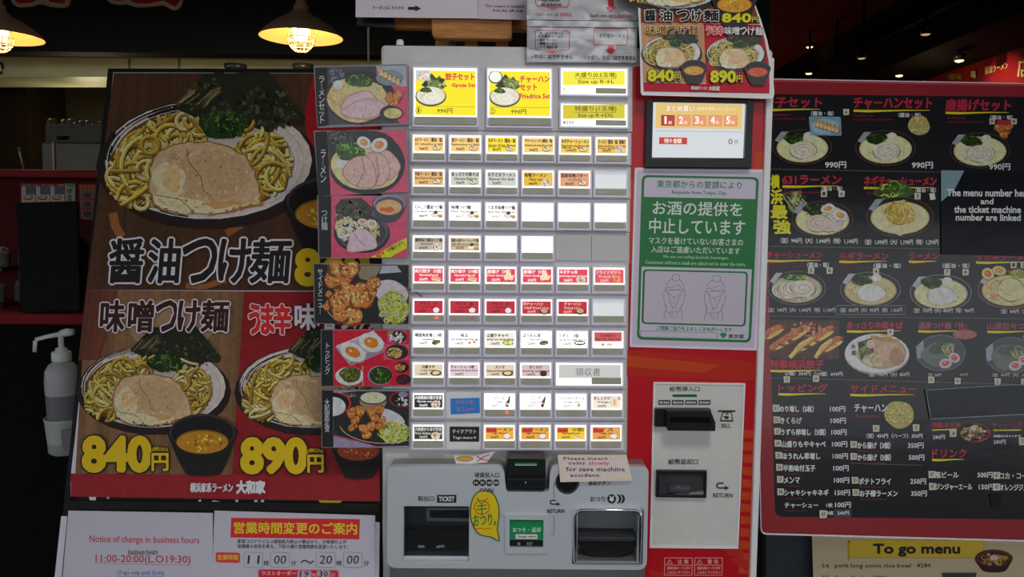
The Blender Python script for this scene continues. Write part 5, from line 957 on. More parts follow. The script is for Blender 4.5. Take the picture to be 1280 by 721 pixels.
I.text('マスクを着けていないお客さまの', 15.6, 80, 121.6, 88.4, (150, 158, 150), .01, 2); I.text('入店はご遠慮いただいています', 18.4, 90.6, 118.6, 98.6, (150, 158, 150), .01, 2); I.text('We are not selling alcoholic beverages.', 32, 101.4, 106, 106, (116, 146, 122), .01, 1); I.text('Customers without a mask are asked not to enter the store.', 12, 108, 126, 112.6, (116, 146, 122), .01, 1); I.build('small_lettering', GLOSS, P)
for dx in (0, 46.2):
    I = Ink(SN, T4, GM, warp); I.push(50.6 + dx, 124, 1); c = (66, 74, 68); L = lambda p, w_=.45: I.line(p, w_, c)
    I.arc(-3, 4.2, 4.4, 4.2, 0, 360, .5, c, 22); I.arc(-4, 16, 9.8, 10.6, 190, 248, .5, c); I.arc(-4, 16, 10, 10.6, -62, -6, .5, c); L([(-14, 17), (-8, 16), (1, 12.4), (3, 16), (5, 18)])
    L([(-14, 16), (-14.4, 19.6), (-12.6, 20)]); L([(6, 15), (7.4, 19), (5, 20)]); L([(-13, 19.6), (-12, 23), (-5, 28), (2.6, 24), (5, 19.4)]); L([(-12, 20), (-4, 19), (4.6, 19.4)]); L([(-9, 19), (-6.6, 18), (-5, 19)]); L([(-2, 19), (0, 18), (2, 19)])
    L([(-14, 19), (-16, 23), (-16, 31), (-12.4, 45)]); L([(-11, 22), (-9, 32), (-5.4, 42)]); L([(-12.4, 45), (-9.6, 47), (-6.6, 45)]); L([(6, 19.6), (8, 25), (7, 33), (2, 44)]); L([(3, 25), (-1, 35), (-3, 41)]); L([(2, 44), (-.4, 47)])
    L([(-8.6, 45), (-8, 50), (-4, 53), (0, 50.6), (.4, 46), (-3, 44.6), (-6, 46), (-4.4, 50)]); L([(-3, 41), (-5.4, 39), (-6, 43)]); L([(-12.6, 41), (-14.6, 49), (-15, 55)]); L([(4, 41), (5.6, 48), (5.6, 55)])
    for y in (28.6, 31.4, 35): I.ell(-4.4, y, .5, .6, c, n=8)
    L([(-13.4, 36), (-12.4, 40)]); L([(5, 36), (4, 40)]); I.pop(); I.build('bowing_figure', GLOSS, P)
I = Ink(SN, T4, GM, warp); I.text('ご理解ご協力をよろしくおねがいします', 27.4, 186.6, 113.6, 192, gd, .012, 1); I.frame([(9.6, 193.4), (97.6, 193.4), (97.6, 200.4), (9.6, 200.4)], .5, (70, 80, 74)); I.text('東京都', 110, 194.4, 128, 199.6, (40, 44, 44), .03, 1)
for a in (-62, -31, 0, 31, 62): I.ell(104.2 + 2.2 * math.sin(math.radians(a)), 196.4 - 1.6 * math.cos(math.radians(a)), 1.5, 2.2, (30, 108, 62), a)
I.poly([(101.6, 196.4), (106.8, 196.4), (104.2, 200.4)], (30, 108, 62)); I.build('footer_lettering', GLOSS, P)

# stickers and notes on the coin panel
SC_ = Surf((0, -.0612, 1), (0, -1, 0)); GS = 2.2
t = thing('speech_bubble_sticker', 'yellow speech bubble sticker with green handwriting beside the ticket outlet', 'sticker', SC_.world([(606, 645)])[0])
bub = smooth([(605, 613.6), (616, 617), (622.6, 630), (623.6, 646), (621.6, 662), (624, 676), (614, 671), (600, 668), (591, 656), (588, 641), (590, 626), (596, 616)], 3)
Geo().slab(SC_, bub, 0, .0006).build('sticker_sheet', mat('yellow_sticker', (188, 150, 20), .3, noise=.05, g=GS), t)
I = Ink(SC_, .0007, GS); I.frame(bub, 1.3, (26, 66, 52)); gn = (22, 96, 54); I.arc(602.4, 634, 9.4, 8.6, 0, 360, 1.1, (196, 44, 30), 26); I.build('outline', GLOSS, t); I = I.next()
I.line([(596, 622), (602, 630), (609, 622.4)], 1.3, gn); I.line([(596, 632.6), (608.6, 631)], 1.3, gn); I.line([(595.6, 637), (609, 635.4)], 1.3, gn); I.line([(602, 629), (602.6, 643.4)], 1.3, gn)
I.text('おつり。', 591.6, 643, 620, 658, gn, .02, 2, sl=-.06); I.line([(593.6, 660), (597, 661), (601, 659.8), (605, 661.4), (610, 660), (614, 661)], 1, (180, 60, 24)); I.build('handwriting', GLOSS, t)
SPK = lean(6, 740, 600, -.066)
t = thing('pink_note', 'pink laminated note asking to insert coins slowly over the return button', 'note', SPK.world([(742, 585)])[0])
nq = [(697, 568.4), (783, 568.4), (790.6, 600.6), (700.4, 602.4)]
Geo().slab(SPK, nq, 0, .0007).build('note_sheet', mat('pink_note_paper', (196, 158, 156), .3, noise=.03, g=GS), t)
I = Ink(SPK, .0008, GS); I.frame([(702, 570), (780.6, 570), (787, 598.4), (704, 600)], .7, (206, 180, 60)); I.build('border', GLOSS, t); I = I.next(); dk = (54, 44, 48)
I.text('Please insert', 704.6, 571.2, 759.6, 574.6, dk, .03, 1); I.text('coins', 710.4, 576.6, 731, 580.6, dk, .03, 1); I.text('slowly', 736, 576.6, 761.6, 582, (180, 52, 44), .03, 1); I.text('for save machine', 707.6, 583.4, 781, 589, dk, .02, 1); I.text('accident.', 712.6, 591.6, 751, 595.8, dk, .03, 1); I.build('lettering', GLOSS, t)
SST = lean(-8, 590, 577, -.050)
t = thing('crossed_sticker', 'small pale sticker with brown oval and red cross above the coin lettering', 'sticker', SST.world([(592, 572)])[0]); q = [(567, 569), (594, 570), (619, 563.6), (609, 577.4), (590, 579.6), (570, 579.4)]
Geo().slab(SST, q, 0, .0007).build('sticker_sheet', mat('pale_sticker', (196, 176, 168), .3, noise=.03, g=GS), t)
I = Ink(SST, .0008, GS); I.ell(581, 573.2, 10.6, 3.6, (150, 96, 40)); I.ell(581, 573.2, 9, 2.7, (184, 134, 66)); I.line([(596, 570), (602, 574), (612, 576)], 1.2, (170, 44, 50)); I.line([(612, 568), (604, 571), (596, 577.6)], 1.2, (170, 44, 50)); I.build('picture', GLOSS, t)
# ------------------------------------------------------------------ red and black menu board at the right
SR = lean(7.0, 1100, 660, 0.12)
BT_ = thing('menu_board', 'wide red-bordered black laminated menu board right of the machine with photos and prices', 'menu board', SR.world([(1150, 670)])[0])
out = rpoly([(940, 97.5), (1400, 106), (1400, 680), (951, 668)], [3, 3, 3, 8])
Geo().slab(SR, out, -.012, -.001).build('board_panel', m_black, BT_)
Geo().slab(SR, out, -.001, 0).build('laminate_sheet', mat('board_laminate', (150, 146, 150), .15, noise=.1, g=GR), BT_)
def rk(off=.0002): return Ink(SR, off, GR)
RDc, BLK, WT, YL = (94, 26, 30), (18, 18, 20), (150, 150, 148), (150, 134, 24)
I = rk(); I.poly(rpoly([(940, 98.8), (1398, 107), (1398, 678), (952, 666)], [2, 2, 2, 7]), RDc); I.poly([(940, 98.8), (1398, 107), (1398, 109.6), (940, 101.4)], (120, 48, 54))
I.poly(rpoly([(955, 117.4), (1366, 122), (1366, 650), (968.6, 645.6)], [4, 8, 8, 10]), BLK)
for q in ([(950, 211), (1300, 217.5)], [(958, 307.6), (1176, 311)], [(960, 395), (1300, 398.6)], [(962, 472), (1300, 481)], [(1063, 579), (1152, 581.4)]): I.line(q, .7, (66, 66, 66))
I.build('board_print', BGL, BT_)
T5 = I.top()
def red(t, x0, y0, x1, y1, ul=True, out=None, part='heading', c=(120, 26, 40)):
    I = rk(T5)
    if ul: yy = y1 + 2; w_ = x1 - x0; I.poly([(x0, yy - .5), (x0 + w_ * .3, yy), (x0 + w_ * .7, yy - .2), (x1 - 2, yy + .2), (x1 - 2, yy + .8), (x0 + w_ * .6, yy + 1.4), (x0 + w_ * .2, yy + 3), (x0, yy + 2.4)], YL)
    I.text(t, x0, y0, x1, y1, c, .05, 2, sl=.004, skew=.05); I.build(part, WAVY, BT_)
def redsmall(I, x0, x1, y):
    I.text('Gyoza and Soy sauce ramen', x0, y, x0 + (x1 - x0) * .5, y + 3, (88, 20, 32), .02, 1); I.text('Soy sauce or Salt ramen with seaweed', x0, y + 5, x1, y + 8, (80, 18, 30), .02, 1)
def tagw(I, x, y, t='8', s=1.0): I.poly([(x, y), (x + 8 * s, y + .4), (x + 7.6 * s, y + 8 * s), (x + .3, y + 8.2 * s)], (140, 134, 120)); I.text(t, x + 2 * s, y + 1.8 * s, x + 5.8 * s, y + 6.4 * s, (50, 46, 44), .03, 1)
def bowlp(cx, cy, s, **k): I = rk(T5); ramen(I, cx, cy, s, **k); I.build('dish_picture', PHOTOG, BT_)
# row A
red('餃子セット', 953, 121, 1027, 134); red('チャーハンセット', 1067, 122, 1164.6, 135.4); red('唐揚げセット', 1182, 124, 1263, 138)
for x, y, s_ in ((1003, 184, .98), (1107, 185, 1.0), (1225, 188, 1.0)): bowlp(x, y, s_, br=.85)
I = rk(T5)
for x0, x1, y in ((966, 1006, 142), (1067, 1116, 143), (1184, 1230, 146)): redsmall(I, x0, x1, y)
for x, y in ((1014, 139), (1123, 141), (1238, 144)): I.text('（醤油・塩）', x, y, x + 28, y + 5.4, WT, .03, 1)
I.build('small_lettering', WAVY, BT_)
I = rk(T5 + .001); I.poly(rpoly([(1011, 145), (1051, 146), (1052, 169.6), (1013, 169)], 2), (84, 106, 116)); I.ell(1031, 158, 17, 9.6, (100, 124, 134)); gyoza(I, 1019, 154, 1048, 163, 5, 6, 1, .85); I.build('dish_picture', PHOTOG, BT_)
I = rk(T5 + .001); rice(I, 1148.6, 156.6, 13.6, (146, 136, 84)); I.build('dish_picture', PHOTOG, BT_)
I = rk(T5 + .001); karaage(I, 1257, 162, 14, 9, 4, .7, .85); tagw(I, 1236.6, 148, '9', .9); tagw(I, 1264, 148, '8', .9); I.poly([(1246, 150), (1263, 150), (1263, 156), (1246, 156)], (120, 30, 40)); I.build('dish_picture', PHOTOG, BT_)
I = rk(T5 + .001)
for x, y in ((1031.6, 202), (1140, 202.4), (1236.6, 204.4)): I.text('990円', x, y, x + 26, y + 8, (158, 156, 152), .04, 2)
tagw(I, 1054, 136, '6', .95); I.build('price_lettering', WAVY, BT_)
# row B
red('631ラーメン', 978, 219, 1051, 230); red('ネギチャーシューメン', 1080, 220, 1170, 232)
for (cx, cy, tp) in ((1028, 274, 'egg'), (1125, 271, 'onion')):
    I = rk(T5)
    if tp == 'egg': nori(I, [(977, 242), (992, 238), (1014, 258), (996, 276)], .5, 2.2); [I.line([(978 + k * 6, 244 + k), (996 + k * 4, 270 - k * 3)], 1.2, (116, 120, 92)) for k in range(5)]
    else: spinach(I, 1118, 238, 22, 12, 40, 1.8)
    ramen(I, cx, cy, 1.02 if tp == 'egg' else 1.12, top=tp, br=.85, rim=(60, 40, 34)); I.build('dish_picture', PHOTOG, BT_)
I = rk(T5)
for ch, y0, y1 in (('横', 219, 235), ('浜', 237, 255), ('最', 257, 273), ('強', 275, 292)): I.text(ch, {'強': 967}.get(ch, 964), y0, {'横': 974, '浜': 978, '最': 984, '強': 988}[ch], y1, (158, 144, 22), .05, 2)
I.build('vertical_lettering', WAVY, BT_)
I = rk(T5)
for x0, x1, y in ((980, 1026, 234), (1083, 1140, 235)): redsmall(I, x0, x1, y)
for x, y in ((1027, 233), (1144, 235)): I.text('（醤油・塩）', x, y, x + 26, y + 5.4, WT, .03, 1)
tagw(I, 1026, 238, '1'); tagw(I, 1048, 238, '6'); tagw(I, 1143, 241, '3'); I.poly([(1161.6, 242), (1168, 241), (1169.6, 249), (1163, 250)], (150, 148, 140))
I.text('（並）940円（大）1,040円（特）1,140円', 976, 297, 1072, 304, WT, .03, 1, sl=.01); I.text('（並）1,090円（大）1,190円（特）1,290円', 1081, 299, 1173, 306, WT, .03, 1); I.build('price_lettering', WAVY, BT_)
# row C
red('チャーシューメン', 958, 314.6, 1027.6, 323); red('ネギラーメン', 1049, 315, 1110, 324); red('ラーメン', 1136, 316, 1173, 324); red('うま辛ラーメン', 1220, 317, 1290, 325)
bowlp(996, 360, .96, top='slices', soup=(128, 122, 100), rim=(70, 72, 76)); bowlp(1088, 362, 1.0, top='one', soup=(140, 128, 92), rim=(74, 78, 82)); bowlp(1176, 366, 1.02, soup=(150, 144, 108), rim=(84, 88, 92))
I = rk(T5); ramen(I, 1262, 362, 1.06, soup=(160, 140, 96), top='none', rim=(110, 60, 60)); I.strands(1246, 362, 14, 14, [(176, 116, 84), (190, 150, 110), (150, 90, 60)], 40, 12, 1.3); egg(I, 1235, 342, 8, 7, 30, (150, 74, 40), (158, 140, 84)); egg(I, 1249, 338, 8.6, 5.6, 10, (160, 96, 50), (150, 136, 90)); spiral(I, 1264, 362, 17, 15, (156, 144, 104), (130, 110, 70), 0, .6); cabbage(I, 1274, 342, 14, 6, 30, .8); I.build('dish_picture', PHOTOG, BT_)
I = rk(T5)
for x, y in ((1009, 328), (1092, 329), (1178, 329)): I.text('（醤油・塩）', x, y, x + 27 + (x > 1050) * 7, y + 6, WT, .03, 1)
for x0, x1, y in ((961, 1005, 327), (1051, 1090, 328), (1138, 1176, 328)): redsmall(I, x0, x1, y)
for x, y, t in ((1010, 334, '5'), (1033, 334, '8'), (1091, 335, '4'), (1180, 336, '7'), (1203, 336, '8'), (1263, 327, '1'), (1275.6, 327, '2')): tagw(I, x, y, t)
I.text('（並）940円（大）1,040円（特）1,140円', 960, 384.4, 1044, 390.4, (132, 132, 130), .02, 1); I.poly([(1046, 381.6), (1107, 381.6), (1107, 393), (1046, 393)], (20, 20, 20)); I.frame([(1046, 381.6), (1131.6, 382), (1131.6, 393), (1045, 393)], .7, (90, 94, 94)); I.text('（並）850円（大）950円（特）1,050円', 1050, 384.4, 1128, 390.6, (128, 128, 126), .02, 1)
I.text('（並）700円（大）800円（特）900円', 1142, 385, 1217, 391, (136, 136, 134), .02, 1); I.text('（並）840円（大）940円', 1251, 386, 1300, 392, (136, 136, 134), .02, 1); I.build('price_lettering', WAVY, BT_)
# row D
I = rk(T5); I.wood([(961, 399.6), (1049, 400.4), (1049, 449), (962, 448)], (52, 36, 30), 20, .1)
for i in range(8):
    x = 966 + i * 10.6; y = 416 + (i * 13) % 19; I.blob(x, y, 17, 6.4, (84, 44, 26), -32, .14, 18); I.blob(x - 1, y - 1.4, 15.4, 5, (134, 78, 46), -32, .16, 18); I.blob(x + 3, y + 1.6, 12, 2.2, (158, 132, 74), -32, .12, 14); I.specks(x - 1, y - 1, 10, 4, [(160, 96, 58), (104, 58, 34)], 22, 1, -32)
for a, b in (((987, 447), (1018, 420)), ((1019, 447), (1040, 424))): I.line([a, ((a[0] + b[0]) / 2 - 1, (a[1] + b[1]) / 2 - 2), b], [5, 6.4, 4], (150, 122, 62)); I.line([a, ((a[0] + b[0]) / 2 - 2, (a[1] + b[1]) / 2 - 4), b], [1.4, 2, 1], (176, 152, 96))
I.specks(1010, 412, 24, 9, [(136, 82, 62), (156, 104, 78), (110, 60, 44)], 60, 1.8); I.build('dish_picture', PHOTOG, BT_)
red('特製横浜餃子', 963, 449.4, 1029, 460.4); red('あっさり中華そば', 1058.6, 402, 1128, 411); red('濃厚つけ麺「特」', 1148, 402.6, 1208, 411, c=(104, 44, 56)); red('山盛担々つけ麺', 1234, 403, 1300, 411.6, c=(104, 44, 56))
I = rk(T5); I.ell(1096.4, 443, 40.6, 25.4, (110, 104, 96)); I.ell(1096, 441.4, 40, 24.6, (158, 154, 148)); I.ell(1102, 441, 31, 20, (112, 96, 74)); I.ell(1102, 441, 29.6, 19, (128, 112, 86)); nori(I, [(1072, 428), (1090, 422), (1092, 440), (1076, 450)], .3, 1.6); I.ell(1088, 430, 4.8, 5.4, (156, 130, 126)); I.arc(1088, 430, 2.4, 2.8, 0, 330, .9, (150, 72, 80))
I.strands(1092, 450, 14, 9, [(168, 156, 130), (144, 128, 100)], 46, 12, 1.2); I.blob(1111, 440, 13, 13, (140, 116, 94), -20, .12); I.blob(1121, 446, 9, 12, (120, 92, 74), -20, .12); I.line([(1088, 421), (1104, 424), (1124, 426)], 4.4, (128, 96, 56)); I.line([(1100, 418), (1116, 422)], 2.6, (146, 112, 66)); I.text('大', 1064, 430, 1069, 436, (40, 50, 56), .08, 1); I.text('和', 1065, 438, 1070, 444, (40, 50, 56), .08, 1); I.build('dish_picture', PHOTOG, BT_)
def dim(cx, cy):
    I = rk(T5); I.ell(cx, cy, 31, 23, (72, 76, 78)); I.ell(cx, cy, 30, 22, (46, 52, 54)); I.poly([(cx - 31, cy - 8), (cx - 22, cy - 16), (cx - 20, cy + 4), (cx - 29, cy + 8)], (98, 104, 118)); I.blob(cx - 3, cy + 2, 22, 15, (70, 76, 68), 0, .1); I.blob(cx, cy - 6, 14, 8, (50, 58, 48), 0, .2); I.strands(cx + 10, cy - 4, 9, 9, [(120, 122, 76), (96, 100, 66)], 26, 10, 1.2)
    egg(I, cx + 17, cy + 6, 7, 6, 20, (134, 56, 62), (134, 126, 122)); egg(I, cx + 6, cy + 13, 8, 6, -10, (134, 56, 62), (134, 126, 122)); I.ell(cx + 30, cy - 23, 15, 6, (116, 66, 60)); I.specks(cx + 30, cy - 23, 12, 4, [(134, 84, 74), (96, 50, 48)], 20, 1.3); I.build('dish_picture', PHOTOG, BT_)
dim(1176, 441); dim(1263, 444)
I = rk(T5 + .0006); I.text('（5個）350円', 981, 463.6, 1013, 469.4, WT, .03, 1); I.text('（10個）600円', 1018, 464.4, 1053, 470, WT, .03, 1); I.text('（並）750円（大）850円', 1086, 465, 1136.6, 470.6, (136, 134, 130), .02, 1); I.text('（並）840円', 1160, 466, 1177, 471, (120, 122, 122), .02, 1); I.text('（並）900円（大）1000円', 1240, 466, 1290, 471, (120, 122, 122), .02, 1)
I.poly([(1177.6, 464.4), (1232.6, 466), (1232, 472.6), (1177, 471.4)], (22, 22, 22)); I.text('880円', 1200, 466.6, 1210, 469.6, (110, 110, 108), .02, 1)
for x, y, t in ((979.6, 470, '29'), (1016, 469, '30'), (1109, 411, '9'), (1160, 470.6, '19'), (1193, 472, '20'), (1243, 472.6, '22'), (1276, 473, '23')): tagw(I, x, y, t)
I.build('price_lettering', WAVY, BT_)
# row E
red('トッピング', 973, 480, 1034, 489.6); red('サイドメニュー', 1063, 481, 1145, 490.6); red('ドリンク', 1165, 561, 1207.6, 571.6)
lst = (('のり増し（5枚）', 974.6, 1017, 511, '100円'), ('きくらげ', 975.6, 1002, 525.6, '100円'), ('うずら卵増し（5個）', 976.4, 1032, 540, '100円'), ('山盛りもやキャベ', 977, 1032, 555, '100円'), ('ほうれん草増し', 978, 1025, 570, '100円'), ('半熟味付玉子', 979, 1019, 585, '100円'), ('メンマ', 980, 999.6, 600, '100円'), ('シャキシャキネギ', 980.4, 1035.6, 615.6, '150円'))
for k, (t, a, b, y, p) in enumerate(lst):
    I = rk(T5); I.text(t, a, y - 4, b, y + 4, (154, 152, 148), .04, 2); I.text(p, 1037.6 + k * .85, y - 3.4, 1056.4 + k * .85, y + 3.6, (154, 152, 148), .04, 2); tagw(I, a - 8.8, y - 5.4, str(31 + k), 1.05 if k else 1.1); I.text('Topping extra', a + 1, y + 6.4, a + 22, y + 8.6, (80, 22, 32), .02, 1); I.build('topping_line', WAVY, BT_)
I = rk(T5); I.text('チャーシュー', 981, 628.4, 1022.6, 634.6, (154, 152, 148), .04, 2); I.text('1枚', 1033, 628.6, 1041, 634, WT, .03, 1); I.text('100円', 1044, 627.4, 1063.4, 634.4, (154, 152, 148), .04, 2); I.text('3枚', 1033.6, 638.4, 1042, 643.6, WT, .03, 1); I.poly([(1043, 636), (1064.6, 636.6), (1064, 647), (1043, 646.6)], (44, 46, 48)); I.text('240円', 1047, 638.6, 1061, 643.6, WT, .03, 1); tagw(I, 1024.4, 637.6, '43', 1.2); I.text('roasted pork', 981, 637, 1008, 639.4, (80, 22, 32), .02, 1); I.build('topping_line', WAVY, BT_)
I = rk(T5); I.text('チャーハン', 1068, 505, 1109, 515, (154, 152, 148), .04, 2); I.text('Fried rice', 1070, 518, 1098, 522, (90, 22, 34), .02, 1); I.text('（並）450円（ハーフ）350円', 1083, 541.4, 1153, 547.4, WT, .03, 1, sl=.004); tagw(I, 1091, 531, '31', 1.05); tagw(I, 1141, 530, '32', 1.05); I.build('side_line', WAVY, BT_)
I = rk(T5); rice(I, 1124, 518, 18.6, (150, 140, 78)); I.build('dish_picture', PHOTOG, BT_)
for t, a, b, y, p, px in (('から揚げ（3個）', 1072, 1113, 556.6, '350円', 1135), ('から揚げ（5個）', 1072, 1113.6, 571.6, '500円', 1136), ('ポテトフライ', 1073.6, 1113.6, 601.4, '250円', 1138), ('お子様ラーメン', 1074.6, 1122, 616.6, '350円', 1139)):
    I = rk(T5); I.text(t, a, y - 4, b, y + 4, (154, 152, 148), .04, 2); I.text(p, px, y - 3.4, px + 19.4, y + 3.6, (154, 152, 148), .04, 2); tagw(I, a - 9, y - 5.6, '33', 1.05); I.text('Fried chicken', a + 1, y + 6, a + 34, y + 8, (80, 22, 32), .02, 1); I.build('side_line', WAVY, BT_)
I = rk(T5); I.text('特製ネギ丼', 1164.6, 527.6, 1201, 534.6, (110, 24, 36), .04, 2); I.line([(1165, 537.4), (1196, 536.4)], 1.6, YL); I.text('280円', 1166, 543.4, 1181, 549, WT, .03, 1); tagw(I, 1187, 537, '28', 1.1)
I.ell(1219, 541, 19, 12, (90, 24, 34)); I.ell(1217, 540, 17.6, 10.6, (24, 20, 20)); I.specks(1216, 541, 15, 8.6, [(116, 92, 56), (84, 62, 40), (130, 120, 90), (60, 56, 34)], 70, 2); I.ell(1217, 535, 4, 3.4, (130, 126, 116)); I.build('side_line', WAVY, BT_)
I = rk(T5); I.text('チャーハン丼', 1240.6, 528, 1279, 534.6, (104, 24, 36), .04, 2); I.line([(1241.6, 537.6), (1276, 537.4)], 1.6, YL); I.text('（内容はスタッフまで）', 1242, 543.4, 1276, 546.4, WT, .02, 1); I.text('280円', 1242, 549.6, 1257, 555, WT, .03, 1); tagw(I, 1273.6, 546.4, '27', 1.2); I.build('side_line', WAVY, BT_)
for t, a, b, y, p, px in (('瓶ビール', 1169, 1198, 593.4, '500円', 1222), ('ジンジャーエール', 1169.6, 1215, 608.4, '150円', 1223.6), ('コカ・コーラ', 1250, 1290, 594.6, '', 0), ('オレンジジュース', 1250, 1296, 609, '', 0)):
    I = rk(T5); I.text(t, a, y - 3.8, b, y + 3.8, (150, 148, 144), .04, 2); p and I.text(p, px, y - 3.4, px + 18.6, y + 3.6, (150, 148, 144), .04, 2); tagw(I, a - 8.4, y - 5, '47', 1.1); I.build('drink_line', WAVY, BT_)
# taped sheets
Q, I = paper('linked_number_notice', 'black taped sheet with white English text that menu and ticket numbers are linked', SR, [(1176, 213.6), (1400, 218), (1400, 322), (1177, 317.4)], T5 + .0022, GR, mat('black_notice_film', (15, 17, 20), .18, noise=.2, nscale=9, bump=.4, g=2, spec=.15))
I.poly([(1176.4, 212.8), (1205.4, 213.2), (1192, 239), (1176.4, 252)], (84, 100, 108)); I.build('grey_tape', INK, Q); I = I.next()
for t, a, b, y0, y1 in (('The menu number here', 1184, 1288, 236.4, 245), ('and', 1226, 1241.6, 248, 255), ('the ticket machine', 1193, 1276, 257.4, 265.6), ('number are linked', 1195, 1275.6, 267.6, 275.4)): I.text(t, a, y0, b, y1, (176, 178, 178), .06, 2, sl=.006)
I.build('lettering', INK, Q)
Q, I = paper('covering_sheet', 'blank shiny black crinkled patch taped over part of the right menu board', SR, [(1157, 487), (1262, 480), (1400, 482), (1400, 522), (1284, 518), (1163, 524)], T5 + .0022, GR, mat('crinkled_black_film', (16, 17, 19), .16, noise=.3, nscale=8, bump=.9, g=GR), cat='sheet')
I.frame([(1157.4, 487.4), (1262, 480.8), (1399, 482.6), (1399, 521), (1284, 517.6), (1163.4, 523.6)], .9, (96, 106, 110)); I.build('sheet_edge', GLOSS, Q)
I = rk(T5 + .0022); I.poly([(1237, 618), (1251, 617), (1251.6, 634), (1240, 635)], (20, 16, 12)); tag(I.build('covering_patch', GLOSS), 'tiny dark patch low on the right menu board under the drinks', 'patch')

# to-go sheet and the dark board behind it
bb = thing('black_board', 'plain black board standing behind the to-go menu, lower right', 'board', at(1150, 900, .22) * (1, 1, 0))
Geo().slab(vplane(.22), [(958, 640), (1500, 640), (1500, 1250), (955, 1250)], -.02, 0).build('panel', mat('slate_board', (30, 33, 37), .5, noise=.1, g=GR), bb)
ST2 = vplane(.20)
P, I = paper('takeaway_menu', 'wood-patterned to-go menu sheet with yellow banner at the lower right', ST2, [(1015, 668), (1420, 674), (1420, 840), (1020, 836)], 0, GR, mat('to_go_paper', (122, 112, 90), .5, noise=.03, g=GR))
I.wood([(1015, 668), (1420, 674), (1420, 840), (1020, 836)], (128, 116, 92), 40, .035, True); I.build('wood_print', INK, P); I = I.next()
I.poly([(1062, 675), (1230, 674.4), (1229.6, 697.4), (1062, 697)], (138, 116, 34)); I.frame([(1062, 675), (1230, 674.4), (1229.6, 697.4), (1062, 697)], .5, (84, 70, 30)); I.poly([(1059, 675.4), (1062.4, 676), (1062, 701), (1059.6, 700)], (120, 100, 30)); I.poly([(1059, 676), (1062, 679), (1062.4, 675)], (64, 54, 24)); I.poly([(1226, 673.6), (1230.6, 673.4), (1230, 676)], (60, 50, 22)); I.text('To go menu', 1092, 680, 1199.4, 695, (26, 22, 22), .06, 3); I.build('banner', INK, P); I = I.next()
tk = (48, 44, 42); I.text('54', 1027.6, 704.6, 1036, 709.6, tk, .03, 1); I.text('pork long onion rice bowl', 1043.6, 704, 1138.6, 711, tk, .03, 1); I.text('¥280', 1146, 703.8, 1163.6, 709, tk, .03, 1); I.text('55', 1027.6, 719.4, 1036, 725, tk, .03, 1); I.text('Gyoza (5pcs)', 1043.6, 719.4, 1080, 726, tk, .03, 1); I.text('¥780', 1078 + 14, 719.4, 1110, 725, tk, .03, 1); I.build('lettering', INK, P); I = I.next()
I.poly(smooth([(1219, 696), (1224, 708), (1232, 714.6), (1254, 714.6), (1262, 706), (1265, 694), (1242, 688)], 3), (36, 20, 24)); I.ell(1242, 697, 23, 10.4, (66, 28, 28)); I.ell(1242.6, 698, 19, 8, (40, 28, 22)); I.specks(1242, 699, 17, 7, [(120, 76, 44), (104, 92, 44), (134, 104, 66), (84, 44, 30)], 70, 2); I.ell(1242.6, 697, 5, 3.4, (136, 130, 118)); I.build('dish_picture', PHOTO, P); I = I.next()
I.poly([(1176.6, 715.4), (1221, 715.4), (1214, 740), (1184, 740)], (40, 42, 38)); I.line([(1176.6, 715.6), (1221, 715.6)], 1, (84, 84, 74)); I.build('dish_picture', PHOTO, P)

# ------------------------------------------------------------------ kitchen side at the left
m_fas = mat('black_fascia', (18, 17, 15), .7, noise=.2, nscale=4, g=1.2)
YF = 2.3
struct(Geo().box((-3.0, YF, at(200, 66, YF)[2]), (.54, YF + .1, 2.9)).build('trim_4', m_fas))
def signch(pts, inn, label):
    S = vplane(YF); t = thing('sign_character', label, 'sign', S.world([np.mean(pts, 0)])[0], 'cut-out characters on the black fascia')
    Geo().slab(S, pts, 0, .012).build('cream_outline', mat('cream_sign_edge', (150, 128, 104), .5, noise=.05, g=2.4), t); Geo().slab(S, inn, .012, .018).build('red_face', mat('red_sign_face', (124, 22, 26), .5, noise=.05, g=2.4), t)
signch(rpoly([(10, -60), (90, -60), (88, -4), (86, 6), (80, 10), (60, 8), (50, 4), (40, 8), (22, 9), (14, 4)], 4), [(18, -54), (80, -54), (80, 2), (76, 4), (62, 2), (58, -2), (48, -2), (38, 3), (24, 4), (18, 0)], 'left red cut-out character with cream outline cut by the frame top')
signch(rpoly([(130, -60), (232, -60), (229, -4), (226, 8), (219, 13.4), (212, 11), (204, 6), (190, 8), (170, 9), (158, 5), (146, 6), (136, 3), (132, -2)], 4), [(138, -54), (224, -54), (224, 0), (219, 8), (212, 5), (204, 0), (186, 4), (170, 4), (160, -1), (146, 1), (138, -2)], 'right red cut-out character with cream outline, nearer the pendant lamp')
m_hood = mat('stainless_hood', (132, 134, 90), .4, .1, noise=.12, nscale=5, stretch=(1, 1, 4), g=5)
hd = thing('range_hood', 'long stainless steel hood strip under the black fascia', 'hood', at(200, 96, 2.6))
Geo().slab(vplane(2.6), [(-200, 69), (520, 73), (520, 96), (-200, 96)], -.3, 0).build('hood_shell', m_hood, hd)
Geo().slab(vplane(2.598), [(-200, 69), (520, 73), (520, 74), (-200, 70)], 0, .006).build('hood_rim', mat('pale_rim', (150, 140, 100), .3, noise=.05), hd)
for x in (160, 222): Geo().slab(vplane(2.598), [(x, 73), (x + 3, 73), (x + 3, 96), (x, 96)], 0, .004).build('seam', m_silver_dark, hd)
Geo().tube([at(-4, 79, 2.57), at(2, 79, 2.57), at(3.6, 84, 2.57), at(2, 91, 2.57), at(-4, 91, 2.57)], .006).build('handle', m_black, hd)
